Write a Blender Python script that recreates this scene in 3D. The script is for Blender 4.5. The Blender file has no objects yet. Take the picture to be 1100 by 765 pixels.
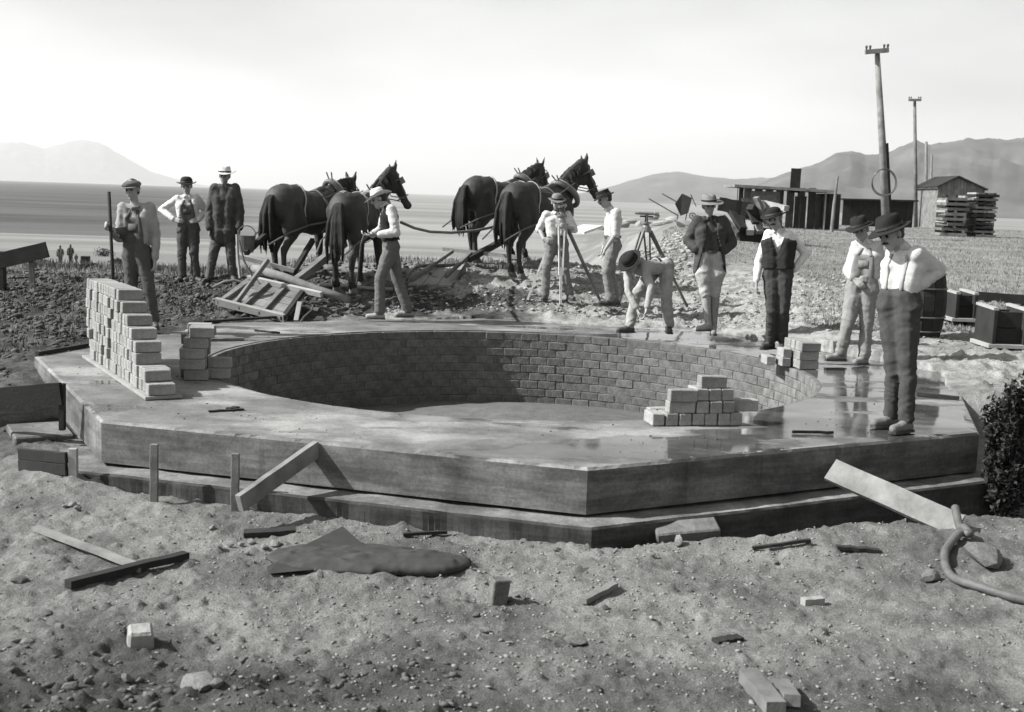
import bpy, bmesh, math, random
import numpy as np
from mathutils import Vector, Matrix, Quaternion
from mathutils.bvhtree import BVHTree
random.seed(7)
R = math.radians
S = bpy.context.scene
COL = S.collection

# ---------------------------------------------------------------- camera
FPX, PITCH, ROLL, CH = 1303.0, 0.1311, 0.0342, 1.73     # focal length in units of a 1100 px wide picture
def ray(px, py):
    x = (px - 550) / FPX; y = -(py - 382.5) / FPX
    c, s = math.cos(ROLL), math.sin(ROLL)
    x, y = c * x - s * y, s * x + c * y
    return Vector((x, math.cos(PITCH) + y * math.sin(PITCH), -math.sin(PITCH) + y * math.cos(PITCH)))
cam = bpy.data.cameras.new('camera'); camo = bpy.data.objects.new('camera', cam); COL.objects.link(camo)
fw = ray(550, 382.5).normalized(); rt = (ray(551, 382.5) - ray(550, 382.5)).normalized(); up = rt.cross(fw)
M = Matrix((rt, up, -fw)).transposed().to_4x4(); M.translation = (0, 0, CH)
camo.matrix_world = M
cam.sensor_fit = 'HORIZONTAL'; cam.sensor_width = 36; cam.lens = 36 * FPX / 1100
cam.clip_start = 0.1; cam.clip_end = 60000
cam.dof.use_dof = True; cam.dof.focus_distance = 12.5; cam.dof.aperture_fstop = 4.5
S.camera = camo

# ---------------------------------------------------------------- light
HAZE = 7e-5
EL, AZ = 39, 7        # the sun stands to the left; light travels towards +x and a hair away from the camera
w = bpy.data.worlds.new('World'); S.world = w; w.use_nodes = True
nt = w.node_tree; nt.nodes.clear()
sky = nt.nodes.new('ShaderNodeTexSky'); sky.sky_type = 'NISHITA'; sky.sun_disc = False
sky.sun_elevation = R(EL); sky.dust_density = 1.5; sky.ozone_density = 1.0
sdir = Vector((math.cos(R(AZ)) * math.cos(R(EL)), math.sin(R(AZ)) * math.cos(R(EL)), -math.sin(R(EL))))
sky.sun_rotation = math.atan2(-sdir.x, -sdir.y)
bw = nt.nodes.new('ShaderNodeRGBToBW'); nt.links.new(sky.outputs[0], bw.inputs[0])
tc = nt.nodes.new('ShaderNodeTexCoord')
mp = nt.nodes.new('ShaderNodeMapping'); mp.inputs['Scale'].default_value = (1.6, 1.6, 5.0); nt.links.new(tc.outputs['Generated'], mp.inputs[0])
cn = nt.nodes.new('ShaderNodeTexNoise'); cn.inputs['Scale'].default_value = 1.3; cn.inputs['Detail'].default_value = 5; cn.inputs['Roughness'].default_value = .45
nt.links.new(mp.outputs[0], cn.inputs['Vector'])
cr = nt.nodes.new('ShaderNodeMapRange'); cr.inputs[1].default_value = .35; cr.inputs[2].default_value = .68; cr.inputs[3].default_value = 1.5; cr.inputs[4].default_value = .74
nt.links.new(cn.outputs[0], cr.inputs[0])
mm = nt.nodes.new('ShaderNodeMath'); mm.operation = 'MULTIPLY'; nt.links.new(bw.outputs[0], mm.inputs[0]); nt.links.new(cr.outputs[0], mm.inputs[1])
cc = nt.nodes.new('ShaderNodeMixRGB'); cc.blend_type = 'MULTIPLY'; cc.inputs[0].default_value = 1; cc.inputs[2].default_value = (.985, 1, .99, 1)
nt.links.new(mm.outputs[0], cc.inputs[1])
bg = nt.nodes.new('ShaderNodeBackground'); bg.inputs[1].default_value = 0.088
nt.links.new(cc.outputs[0], bg.inputs[0])
wo = nt.nodes.new('ShaderNodeOutputWorld'); nt.links.new(bg.outputs[0], wo.inputs[0])
sl = bpy.data.lights.new('sun', 'SUN'); sl.energy = 4.9; sl.angle = R(0.55); sl.color = (1, .995, .98)
so = bpy.data.objects.new('sun', sl); COL.objects.link(so)
so.rotation_euler = sdir.to_track_quat('-Z', 'Y').to_euler()
S.view_settings.view_transform = 'Standard'; S.view_settings.look = 'None'; S.view_settings.gamma = 1
S.view_settings.exposure = 1.1
S.render.engine = 'CYCLES'
S.cycles.max_bounces = 6; S.cycles.volume_bounces = 0

# ---------------------------------------------------------------- noise and helpers
def _h(i, j, k, s):
    n = (i * 374761393 + j * 668265263 + k * 2147483647 + s * 1274126177) & 0xffffffff
    n = ((n ^ (n >> 13)) * 1274126177) & 0xffffffff
    return ((n ^ (n >> 16)) & 0xffff) / 32767.5 - 1
def vnoise(p, s=0):
    p = np.asarray(p, dtype=np.float64); i = np.floor(p).astype(np.int64); f = p - i; f = f * f * (3 - 2 * f)
    r = 0
    for a in (0, 1):
        wa = f[:, 0] if a else 1 - f[:, 0]
        for b in (0, 1):
            wb = f[:, 1] if b else 1 - f[:, 1]
            for c in (0, 1):
                wc = f[:, 2] if c else 1 - f[:, 2]
                r = r + wa * wb * wc * _h(i[:, 0] + a, i[:, 1] + b, i[:, 2] + c, s)
    return r
def fbm(p, o=4, s=0, g=.5):
    r = 0; a = 1
    for k in range(o):
        r = r + a * vnoise(p * (2 ** k) + 17.3 * k, s + k); a *= g
    return r
def sm(x, a, b):
    t = np.clip((x - a) / (b - a), 0, 1); return t * t * (3 - 2 * t)

def G(v): return (v * 1.0, v * 1.0, v * .975, 1)
MATS = {}
def mat(name, v, rough=.85, var=.25, scale=6, bump=.2, bscale=40, dark=None, spec=.3, stretch=None, detail=6, bdist=.02):
    """procedural grey material: large blotches times fine grain, with relief"""
    if name in MATS: return MATS[name]
    m = bpy.data.materials.new(name); m.use_nodes = True; n = m.node_tree; p = n.nodes['Principled BSDF']
    tc = n.nodes.new('ShaderNodeTexCoord'); mp = n.nodes.new('ShaderNodeMapping'); n.links.new(tc.outputs['Object'], mp.inputs[0])
    if stretch: mp.inputs['Scale'].default_value = stretch
    no = n.nodes.new('ShaderNodeTexNoise'); no.inputs['Scale'].default_value = scale; no.inputs['Detail'].default_value = detail; no.inputs['Roughness'].default_value = .65
    n.links.new(mp.outputs[0], no.inputs['Vector'])
    oi = n.nodes.new('ShaderNodeObjectInfo')
    rp = n.nodes.new('ShaderNodeValToRGB'); rp.color_ramp.elements[0].position = .3; rp.color_ramp.elements[1].position = .7
    rp.color_ramp.elements[0].color = G(dark if dark is not None else v * (1 - var)); rp.color_ramp.elements[1].color = G(v * (1 + var))
    n.links.new(no.outputs[0], rp.inputs[0])
    mr = n.nodes.new('ShaderNodeMapRange'); mr.inputs[3].default_value = .82; mr.inputs[4].default_value = 1.18; n.links.new(oi.outputs['Random'], mr.inputs[0])
    mx = n.nodes.new('ShaderNodeVectorMath'); mx.operation = 'SCALE'; n.links.new(rp.outputs[0], mx.inputs[0]); n.links.new(mr.outputs[0], mx.inputs['Scale'])
    n.links.new(mx.outputs[0], p.inputs['Base Color'])
    p.inputs['Roughness'].default_value = rough; p.inputs['Specular IOR Level'].default_value = spec
    if bump:
        b2 = n.nodes.new('ShaderNodeTexNoise'); b2.inputs['Scale'].default_value = bscale; b2.inputs['Detail'].default_value = 5
        n.links.new(mp.outputs[0], b2.inputs['Vector'])
        bm_ = n.nodes.new('ShaderNodeBump'); bm_.inputs['Strength'].default_value = bump; bm_.inputs['Distance'].default_value = bdist
        n.links.new(b2.outputs[0], bm_.inputs['Height']); n.links.new(bm_.outputs[0], p.inputs['Normal'])
    MATS[name] = m; return m

def tag(o, label=None, cat=None, group=None, kind=None):
    if label: o['label'] = label
    if cat: o['category'] = cat
    if group: o['group'] = group
    if kind: o['kind'] = kind
    return o
def thing(name, label, cat, loc=(0, 0, 0), rz=0, group=None):
    o = bpy.data.objects.new(name, None); o.empty_display_size = .2; COL.objects.link(o); o.location = loc; o.rotation_euler.z = rz
    o.matrix_basis = Matrix.LocRotScale(Vector(loc), Quaternion((0, 0, 1), rz), None)
    return tag(o, label, cat, group)
def link(name, me, m=None, parent=None, world=True):
    """link a mesh as one object; vertices are in world space unless world=False"""
    if m: 
        me.materials.clear(); me.materials.append(m)
    o = bpy.data.objects.new(name, me); COL.objects.link(o)
    if parent:
        o.parent = parent
        if world:
            w_ = parent.matrix_basis.copy()
            pp = parent.parent
            while pp: w_ = pp.matrix_basis @ w_ if pp else w_; pp = pp.parent
            me.transform(w_.inverted())
    return o
class MB:
    def __init__(s): s.v = []; s.f = []
    def add(s, vs, fs):
        b = len(s.v); s.v += [tuple(q) for q in vs]; s.f += [tuple(i + b for i in f) for f in fs]; return s
    def box(s, c, sz, rot=None, taper=1.0):
        c = Vector(c); q = rot or Matrix.Identity(3); vs = []
        for z in (-.5, .5):
            k = taper if z > 0 else 1
            for x, y in ((-.5, -.5), (.5, -.5), (.5, .5), (-.5, .5)): vs.append(c + q @ Vector((x * sz[0] * k, y * sz[1] * k, z * sz[2])))
        return s.add(vs, [(3, 2, 1, 0), (4, 5, 6, 7), (0, 1, 5, 4), (1, 2, 6, 5), (2, 3, 7, 6), (3, 0, 4, 7)])
    def beam(s, a, b, wd, th, upv=(0, 0, 1), wob=0):
        """rectangular bar from a to b: wd across, th along upv"""
        a = Vector(a); b = Vector(b); d = (b - a).normalized(); x = d.cross(Vector(upv))
        if x.length < 1e-4: x = d.cross(Vector((1, 0, 0)))
        x.normalize(); u = x.cross(d)
        n = 1 if not wob else 6; vs = []; fs = []
        for k in range(n + 1):
            p = a.lerp(b, k / n) + (u * random.uniform(-wob, wob) + x * random.uniform(-wob, wob) if 0 < k < n else Vector())
            for i, j in ((-.5, -.5), (.5, -.5), (.5, .5), (-.5, .5)): vs.append(p + x * i * wd + u * j * th)
        for k in range(n):
            for i in range(4): fs.append((4 * k + i, 4 * k + (i + 1) % 4, 4 * k + 4 + (i + 1) % 4, 4 * k + 4 + i))
        fs += [(3, 2, 1, 0), tuple(4 * n + i for i in range(4))]
        return s.add(vs, fs)
    def tube(s, pts, r, n=8, caps=True):
        pts = [Vector(p) for p in pts]; m = len(pts); rs = r if hasattr(r, '__len__') else [r] * m
        vs = []; fs = []; ref = None
        for k, p in enumerate(pts):
            d = (pts[min(k + 1, m - 1)] - pts[max(k - 1, 0)]).normalized()
            if ref is None: ref = d.orthogonal().normalized()
            ref = (ref - d * ref.dot(d)).normalized(); u = d.cross(ref)
            for i in range(n):
                a = 2 * math.pi * i / n; vs.append(p + (ref * math.cos(a) + u * math.sin(a)) * rs[k])
        for k in range(m - 1):
            for i in range(n): fs.append((k * n + i, k * n + (i + 1) % n, (k + 1) * n + (i + 1) % n, (k + 1) * n + i))
        if caps: fs += [tuple(range(n))[::-1], tuple((m - 1) * n + i for i in range(n))]
        return s.add(vs, fs)
    def cap(s, p0, r0, p1, r1, n=10):
        p0 = Vector(p0); p1 = Vector(p1); d = (p1 - p0); L = d.length
        if L < 1e-5: d = Vector((0, 0, 1)); L = 1
        d = d / L; pts = []; rs = []
        for a in (-80, -50, -20): pts.append(p0 + d * r0 * math.sin(R(a))); rs.append(r0 * math.cos(R(a)))
        for a in (20, 50, 80): pts.append(p1 + d * r1 * math.sin(R(a))); rs.append(r1 * math.cos(R(a)))
        x = d.orthogonal().normalized(); y = d.cross(x); vs = []; fs = []
        for p, r_ in zip(pts, rs):
            for i in range(n):
                a = 2 * math.pi * i / n; vs.append(p + (x * math.cos(a) + y * math.sin(a)) * r_)
        for k in range(5):
            for i in range(n): fs.append((k * n + i, k * n + (i + 1) % n, (k + 1) * n + (i + 1) % n, (k + 1) * n + i))
        fs += [tuple(range(n))[::-1], tuple(5 * n + i for i in range(n))]
        return s.add(vs, fs)
    def chain(s, pts, n=10):
        for a, b in zip(pts[:-1], pts[1:]): s.cap(a[0], a[1], b[0], b[1], n)
        return s
    def ell(s, c, rad, rot=None, n=14):
        c = Vector(c); q = rot or Matrix.Identity(3); vs = []; fs = []; m = n // 2
        for k in range(m + 1):
            t = math.pi * (k + .02 + (-.04 if k == m else 0)) / m
            for i in range(n):
                a = 2 * math.pi * i / n; vs.append(c + q @ Vector((rad[0] * math.sin(t) * math.cos(a), rad[1] * math.sin(t) * math.sin(a), rad[2] * math.cos(t))))
        for k in range(m):
            for i in range(n): fs.append((k * n + i, (k + 1) * n + i, (k + 1) * n + (i + 1) % n, k * n + (i + 1) % n))
        fs += [tuple(range(n)), tuple(m * n + i for i in range(n))[::-1]]
        return s.add(vs, fs)
    def mesh(s, name='m'):
        me = bpy.data.meshes.new(name); me.from_pydata(s.v, [], s.f); me.update(); return me
    def build(s, name, m, parent=None, smooth=False, bevel=0, world=True):
        me = s.mesh(name)
        if bevel:
            b = bmesh.new(); b.from_mesh(me); bmesh.ops.bevel(b, geom=b.edges[:], offset=bevel, segments=1, affect='EDGES'); b.to_mesh(me); b.free()
        if smooth: me.polygons.foreach_set('use_smooth', [True] * len(me.polygons))
        return link(name, me, m, parent, world)
    def remesh(s, vox, smooth=3, sf=.5):
        me = s.mesh(); o = bpy.data.objects.new('tmp', me); COL.objects.link(o)
        r = o.modifiers.new('r', 'REMESH'); r.mode = 'VOXEL'; r.voxel_size = vox; r.use_smooth_shade = True
        if smooth:
            q = o.modifiers.new('s', 'SMOOTH'); q.factor = sf; q.iterations = smooth
        dg = bpy.context.evaluated_depsgraph_get()
        out = bpy.data.meshes.new_from_object(o.evaluated_get(dg))
        bpy.data.objects.remove(o); bpy.data.meshes.remove(me)
        return out
def coords(me):
    a = np.empty(len(me.vertices) * 3); me.vertices.foreach_get('co', a); return a.reshape(-1, 3)
def setco(me, a): me.vertices.foreach_set('co', a.ravel()); me.update()
def displace(me, fn):
    co = coords(me); nn = np.empty(len(me.vertices) * 3); me.vertex_normals.foreach_get('vector', nn); nn = nn.reshape(-1, 3)
    setco(me, co + nn * fn(co, nn)[:, None])
def cut(me, keep):
    """drop faces whose centre fails keep(centre, normal)"""
    b = bmesh.new(); b.from_mesh(me); dl = [f for f in b.faces if not keep(f.calc_center_median(), f.normal)]
    bmesh.ops.delete(b, geom=dl, context='FACES'); b.to_mesh(me); b.free(); return me
def bvh(me): return BVHTree.FromPolygons([v.co[:] for v in me.vertices], [p.vertices[:] for p in me.polygons])

# ---------------------------------------------------------------- terrain
OC = (0.0, 12.43); OR_ = 4.765; OTH = -3.0333; WR = 3.055
OV = [Vector((OC[0] + OR_ * math.cos(OTH + k * math.pi / 4), OC[1] + OR_ * math.sin(OTH + k * math.pi / 4), 0)) for k in range(8)]
def octd(x, y):
    """signed distance-like value to the octagon (negative inside)"""
    ap = OR_ * math.cos(math.pi / 8); d = -1e9
    for k in range(8):
        a = OTH + (k + .5) * math.pi / 4
        d = np.maximum(d, (x - OC[0]) * math.cos(a) + (y - OC[1]) * math.sin(a) - ap)
    return d
def terr(x, y, hole=True):
    x = np.asarray(x, float); y = np.asarray(y, float)
    dd = octd(x, y); u = x / np.maximum(y, 1)
    front = -.46 + .05 * sm(-y, -6.5, -4) + .13 * np.exp(-((x - 2.9) / 1.0) ** 2 - ((y - 7.6) / .9) ** 2) + .10 * np.exp(-((x - 1.6) / .6) ** 2 - ((y - 7.7) / .3) ** 2)
    back = -.04 + 0 * x
    t = np.where(x < 0, sm(y, 9.5, 13.5), sm(y, 9.0, 11.2))
    z = front * (1 - t) + back * t
    # left / centre slope behind the work, and the level field on the right
    yl = np.interp(y, [15, 16.5, 17.6, 19.0, 20.5, 23, 40, 88, 300, 800], [0, .06, .12, .30, .26, -.3, -1.6, -4.5, -12, -13])
    ym = np.interp(y, [15, 16.5, 17.6, 19.0, 20.6, 24, 40, 88, 300, 800], [0, .03, .14, .48, .66, .3, -1.2, -4.5, -12, -13])
    yr = np.interp(y, [11, 14, 15, 17, 20, 24, 35, 60, 90, 200, 500, 800], [0, .16, .2, .32, .50, .66, .80, .85, .6, -2, -11, -13])
    ymr = np.interp(y, [15, 16.5, 17.6, 19.0, 22, 26, 35, 55, 90, 200, 500, 800], [0, .03, .08, .22, .55, .8, .98, .9, .6, -2, -11, -13])
    a = sm(u, -.24, -.15); b = sm(u, .035, .15); c = sm(u, .15, .28)
    prof = ((yl * (1 - a) + ym * a) * (1 - b) + ymr * b) * (1 - c) + yr * c
    z = z + prof
    # trench by the shaded front faces, widening to the right
    wd = .14 + .46 * sm(x, .6, 1.9); right = sm(x, .5, 1.0) * sm(-y, -11.5, -10.5)
    tr = (1 - sm(dd, wd, wd + .16)) * right
    z = z - .55 * tr
    # hollow beside the left face
    lf = (1 - sm(dd, .3, .9)) * sm(-x, 2.6, 3.2) * sm(-y, -13.2, -11)
    z = z + .11 * lf
    z = np.where(y > 800, -13, z)
    if hole: z = np.where((dd < -.12) | ((dd < .12) & (y < 9.9) & (x > -3.25)), -1.9, z)
    return z
def relief(x, y):
    """rough tilled soil: metres"""
    p = np.stack([x, y, 0 * x], 1)
    dd = octd(x, y)
    near = fbm(p * 1.3, 3, 3) * .035 + np.abs(fbm(p * 4.5, 3, 9)) * .022 + fbm(p * 13, 3, 21) * .014 + np.maximum(0, fbm(p * 19, 2, 27) - .4) * .04
    cl = np.maximum(0, fbm(p * 7.5, 2, 33) - .25) * .09
    k = np.exp(-((y - 17.8) / 2.8) ** 2) * 1.0 + np.exp(-((y - 4.2) / 1.0) ** 2) * sm(-x, 0, 1.6) * .8
    rsoil = sm(x, 3.5, 4.5) * np.exp(-((y - 12.5) / 1.8) ** 2) * .8
    fade = 1 - sm(y, 30, 60)
    edge = np.clip(dd * 5, 0, 1) * .8 + .2
    return (near * (.8 + .5 * k) + cl * (k + rsoil)) * edge * fade * (1 - .45 * sm(y, 20, 26)) + sm(y, 60, 200) * fbm(p * .004, 2, 5) * 1.2 * (1 - sm(y, 700, 900))
def ground(x, y):
    x = np.atleast_1d(np.asarray(x, float)); y = np.atleast_1d(np.asarray(y, float))
    return terr(x, y) + relief(x, y)
def gz(x, y): return float(ground(x, y)[0])
def at(px, py, z=0.0):
    r_ = ray(px, py); t = (z - CH) / r_.z; return Vector((r_.x * t, r_.y * t, z))
def dep(px, py, D):
    r_ = ray(px, py); t = D / r_.y; return Vector((r_.x * t, D, CH + r_.z * t))
def hit(px, py):
    r_ = ray(px, py); y = 2.5
    while y < 3000:
        t = y / r_.y; x = r_.x * t; z = CH + r_.z * t
        g = (0.0 if z > -.08 else (z if z > -.33 else -.335)) if octd(x, y) < .0 else float(terr(x, y, False))
        if -.01 < octd(x, y) < .19 and y < 9.9: g = max(g, -.335)
        if z <= g: return Vector((x, y, g))
        y *= 1.002
    return Vector((x, y, z))

ys = [1.2]
while ys[-1] < 9000:
    y = ys[-1]; ys.append(y * (1.0085 if y < 3 else 1.0042 if y < 9.5 else 1.0038 if y < 21 else 1.010 if y < 60 else 1.035))
us = np.concatenate([-np.geomspace(1.6, .5, 14), np.linspace(-.49, .49, 440), np.geomspace(.5, 1.6, 14)])
Yg, Ug = np.meshgrid(np.array(ys), us, indexing='ij'); Xg = (Ug * (Yg + 1.0)).ravel(); Yf = Yg.ravel()
Zf = ground(Xg, Yf)
ny, nx = len(ys), len(us)
me = bpy.data.meshes.new('ground'); me.vertices.add(nx * ny); me.vertices.foreach_set('co', np.stack([Xg, Yf, Zf], 1).ravel())
ii = (np.arange(ny - 1)[:, None] * nx + np.arange(nx - 1)[None, :]).ravel()
qf = np.stack([ii, ii + 1, ii + nx + 1, ii + nx], 1)
me.loops.add(qf.size); me.loops.foreach_set('vertex_index', qf.ravel().astype(np.int32))
me.polygons.add(len(qf)); me.polygons.foreach_set('loop_start', np.arange(0, qf.size, 4, dtype=np.int32)); me.polygons.foreach_set('use_smooth', np.ones(len(qf), bool))
me.update(); me.validate()

def ground_mat():
    m = bpy.data.materials.new('soil'); m.use_nodes = True; n = m.node_tree; L = n.links; p = n.nodes['Principled BSDF']
    g = n.nodes.new('ShaderNodeNewGeometry'); sp = n.nodes.new('ShaderNodeSeparateXYZ'); L.new(g.outputs['Position'], sp.inputs[0])
    def noise(sc, det=6, rough=.6, st=None):
        t = n.nodes.new('ShaderNodeTexNoise'); t.inputs['Scale'].default_value = sc; t.inputs['Detail'].default_value = det; t.inputs['Roughness'].default_value = rough
        if st:
            q = n.nodes.new('ShaderNodeMapping'); q.inputs['Scale'].default_value = st; L.new(g.outputs['Position'], q.inputs[0]); L.new(q.outputs[0], t.inputs['Vector'])
        else: L.new(g.outputs['Position'], t.inputs['Vector'])
        return t.outputs[0]
    def mr(x, a, b, c, d, smooth=True):
        q = n.nodes.new('ShaderNodeMapRange'); q.interpolation_type = 'SMOOTHSTEP' if smooth else 'LINEAR'
        for i, v_ in enumerate((a, b, c, d)): q.inputs[i + 1].default_value = v_
        L.new(x, q.inputs[0]); return q.outputs[0]
    def ma(op, a, b):
        q = n.nodes.new('ShaderNodeMath'); q.operation = op
        for i, v_ in enumerate((a, b)):
            if isinstance(v_, (int, float)): q.inputs[i].default_value = v_
            else: L.new(v_, q.inputs[i])
        return q.outputs[0]
    def mix(f, a, b):
        return ma('ADD', ma('MULTIPLY', a, ma('SUBTRACT', 1.0, f)), ma('MULTIPLY', b, f))
    X, Y = sp.outputs[0], sp.outputs[1]
    wob = ma('MULTIPLY', ma('SUBTRACT', noise(.9, 4), .5), 3.0)
    Yw = ma('ADD', Y, wob); Xw = ma('ADD', X, wob)
    front = mix(mr(noise(1.4, 8, .7), .35, .65, 0, 1), .09, .20)             # trodden dusty soil of the foreground
    vignette = ma('MULTIPLY', mr(Yw, 6.1, 4.3, 0, 1), mr(Xw, 1.2, -1.6, .5, 1))  # vignette darkening painted into the soil colour, strongest near and left
    front = mix(vignette, front, ma('MULTIPLY', front, .20))
    spoil = mix(mr(noise(3.0, 8, .75), .38, .6, 0, 1), .15, .31)              # pale dry spoil
    dark = mix(mr(noise(2.6, 8, .75), .4, .66, 0, 1), .03, .10)              # fresh dark dug earth
    field = mix(mr(noise(.7, 9, .75), .35, .65, 0, 1), .11, .22)              # dry stubble field
    back = mix(mr(Xw, -3.0, -1.6, 0, 1), dark, spoil)
    darkp = ma('MULTIPLY', mr(ma('ABSOLUTE', ma('ADD', Xw, .9), 0), 1.0, 1.7, 1, 0), mr(ma('ABSOLUTE', ma('SUBTRACT', Yw, 17.6), 0), .5, 1.0, 1, 0))  # darker patch in the soil behind the pit
    back = mix(darkp, back, dark)
    a = mix(mr(Xw, -2.8, -3.6, 0, 1), mr(Yw, 10.5, 13.0, 0, 1), mr(Yw, 8.6, 9.6, 0, 1))
    c1 = mix(a, front, back)
    bf = mix(mr(X, -1, 2, 0, 1), mr(Yw, 18.8, 20.2, 0, 1), mr(Yw, 21.5, 24.0, 0, 1))
    bf = mix(mr(Xw, 4.4, 5.4, 0, 1), bf, mr(Yw, 13.2, 15.5, 0, 1))
    c2 = mix(bf, c1, field)
    # the plain beyond: scrub on the left, flats in the middle with flare painted in as paler colour
    ratio = ma('DIVIDE', X, Y)
    scrub = mix(mr(noise(1, 5, .6, (.002, .012, 1)), .42, .6, 0, 1), .035, .07)
    flats = mix(mr(noise(1, 5, .6, (.0015, .009, 1)), .42, .6, 0, 1), .14, .22)
    plain = mix(mr(ma('ADD', ratio, ma('MULTIPLY', ma('SUBTRACT', noise(1, 4, .6, (.004, .01, 1)), .5), .25)), -.30, -.10, 0, 1), scrub, flats)
    plain = mix(mr(Y, 200, 340, 0, 1), flats, plain)
    stripes = mr(noise(1, 4, .6, (.02, .16, 1)), .5, .62, 0, .35)
    plain = mix(ma('MULTIPLY', stripes, mr(Y, 700, 200, 0, 1)), plain, .12)
    c3 = mix(mr(ma('ADD', Y, ma('MULTIPLY', wob, 12)), 60, 150, 0, 1), c2, plain)
    speck = mr(noise(70, 3, .8), .3, .7, .72, 1.28)
    col = ma('MULTIPLY', c3, speck)
    cb = n.nodes.new('ShaderNodeCombineColor')
    for i, k in enumerate((1.0, 1.0, .97)): L.new(ma('MULTIPLY', col, k), cb.inputs[i])
    L.new(cb.outputs[0], p.inputs['Base Color']); p.inputs['Roughness'].default_value = .95; p.inputs['Specular IOR Level'].default_value = .15
    b1 = n.nodes.new('ShaderNodeBump'); b1.inputs['Strength'].default_value = .9; b1.inputs['Distance'].default_value = .03
    L.new(ma('ADD', noise(22, 7, .75), ma('MULTIPLY', noise(75, 3, .8), .35)), b1.inputs['Height']); L.new(b1.outputs[0], p.inputs['Normal'])
    return m
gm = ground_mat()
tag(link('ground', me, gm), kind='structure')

# ---------------------------------------------------------------- hills
def ridge(name, outline, D, thick, m, seed, base=-13, rough=.18):
    """outline: picture columns and rows of the crest, lifted to height at distance D"""
    xs = np.array([o[0] for o in outline], float); hy = np.array([o[1] for o in outline], float)
    px = np.linspace(xs[0], xs[-1], 260); py = np.interp(px, xs, hy)
    X = []; Z = []
    for a, b in zip(px, py):
        v_ = dep(a, b, D); X.append(v_.x); Z.append(max(v_.z, base + 1))
    X = np.array(X); Z = np.array(Z) - base
    nr = 40; V = []
    for k in range(nr):
        t = k / (nr - 1); y = D - thick + 2 * thick * t
        env = math.sin(math.pi * t) ** 1.2
        xx = X * (y / D) if t < .5 else X * (1 + (y / D - 1) * .6)
        p = np.stack([xx / (thick * .5), np.full_like(xx, y / (thick * .5)), 0 * xx], 1)
        gul = 1 - rough * 2.0 * np.abs(fbm(p * 2.2, 5, seed)) * (1 - env ** 3) - .10 * (fbm(p * 5, 3, seed + 5)) * (1 - env ** 6)
        zz = base - 3 + (Z + 3) * env * np.clip(gul, .2, 1.2) + np.where(env > .98, Z * .03 * fbm(p * 14, 3, seed + 3), 0)
        V += [tuple(q) for q in zip(xx, np.full_like(xx, y), zz)]
    b = MB(); b.v = V; n_ = 260
    b.f = [(k * n_ + i, k * n_ + i + 1, (k + 1) * n_ + i + 1, (k + 1) * n_ + i) for k in range(nr - 1) for i in range(n_ - 1)]
    return tag(b.build(name, m, smooth=True), kind='structure')
hm = mat('hill_scrub', .07, var=.5, scale=.006, bump=.6, bscale=.02, bdist=8, spec=.1)
ridge('far_mountains', [(-160, 150), (-60, 153), (0, 154), (22, 153), (48, 160), (74, 152), (92, 151), (112, 156), (132, 168), (160, 184), (200, 196), (240, 203), (260, 207)], 19000, 2500, hm, 3)
ridge('hills', [(560, 216), (610, 210), (640, 205), (668, 197), (700, 188), (728, 184), (752, 189), (790, 193), (850, 190), (930, 178), (1000, 172), (1100, 160), (1200, 165), (1300, 180)], 9000, 1700, hm, 11)
ridge('near_hills', [(780, 222), (815, 198), (850, 184), (880, 176), (898, 165), (915, 163), (930, 168), (952, 166), (968, 158), (984, 152), (1000, 157), (1022, 153), (1046, 149), (1070, 152), (1100, 149), (1180, 140), (1300, 170)], 4300, 1000, hm, 23)

b = MB(); b.box((0, 12000, 492), (70000, 44000, 1024))
hz = b.build('haze', None); tag(hz, kind='stuff')
hzm = bpy.data.materials.new('haze_air'); hzm.use_nodes = True; n_ = hzm.node_tree; n_.nodes.clear()
pv = n_.nodes.new('ShaderNodeVolumePrincipled'); pv.inputs['Density'].default_value = HAZE; pv.inputs['Color'].default_value = (1, 1, 1, 1); pv.inputs['Anisotropy'].default_value = .2
ot = n_.nodes.new('ShaderNodeOutputMaterial'); n_.links.new(pv.outputs[0], ot.inputs['Volume']); hz.data.materials.append(hzm)

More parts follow.
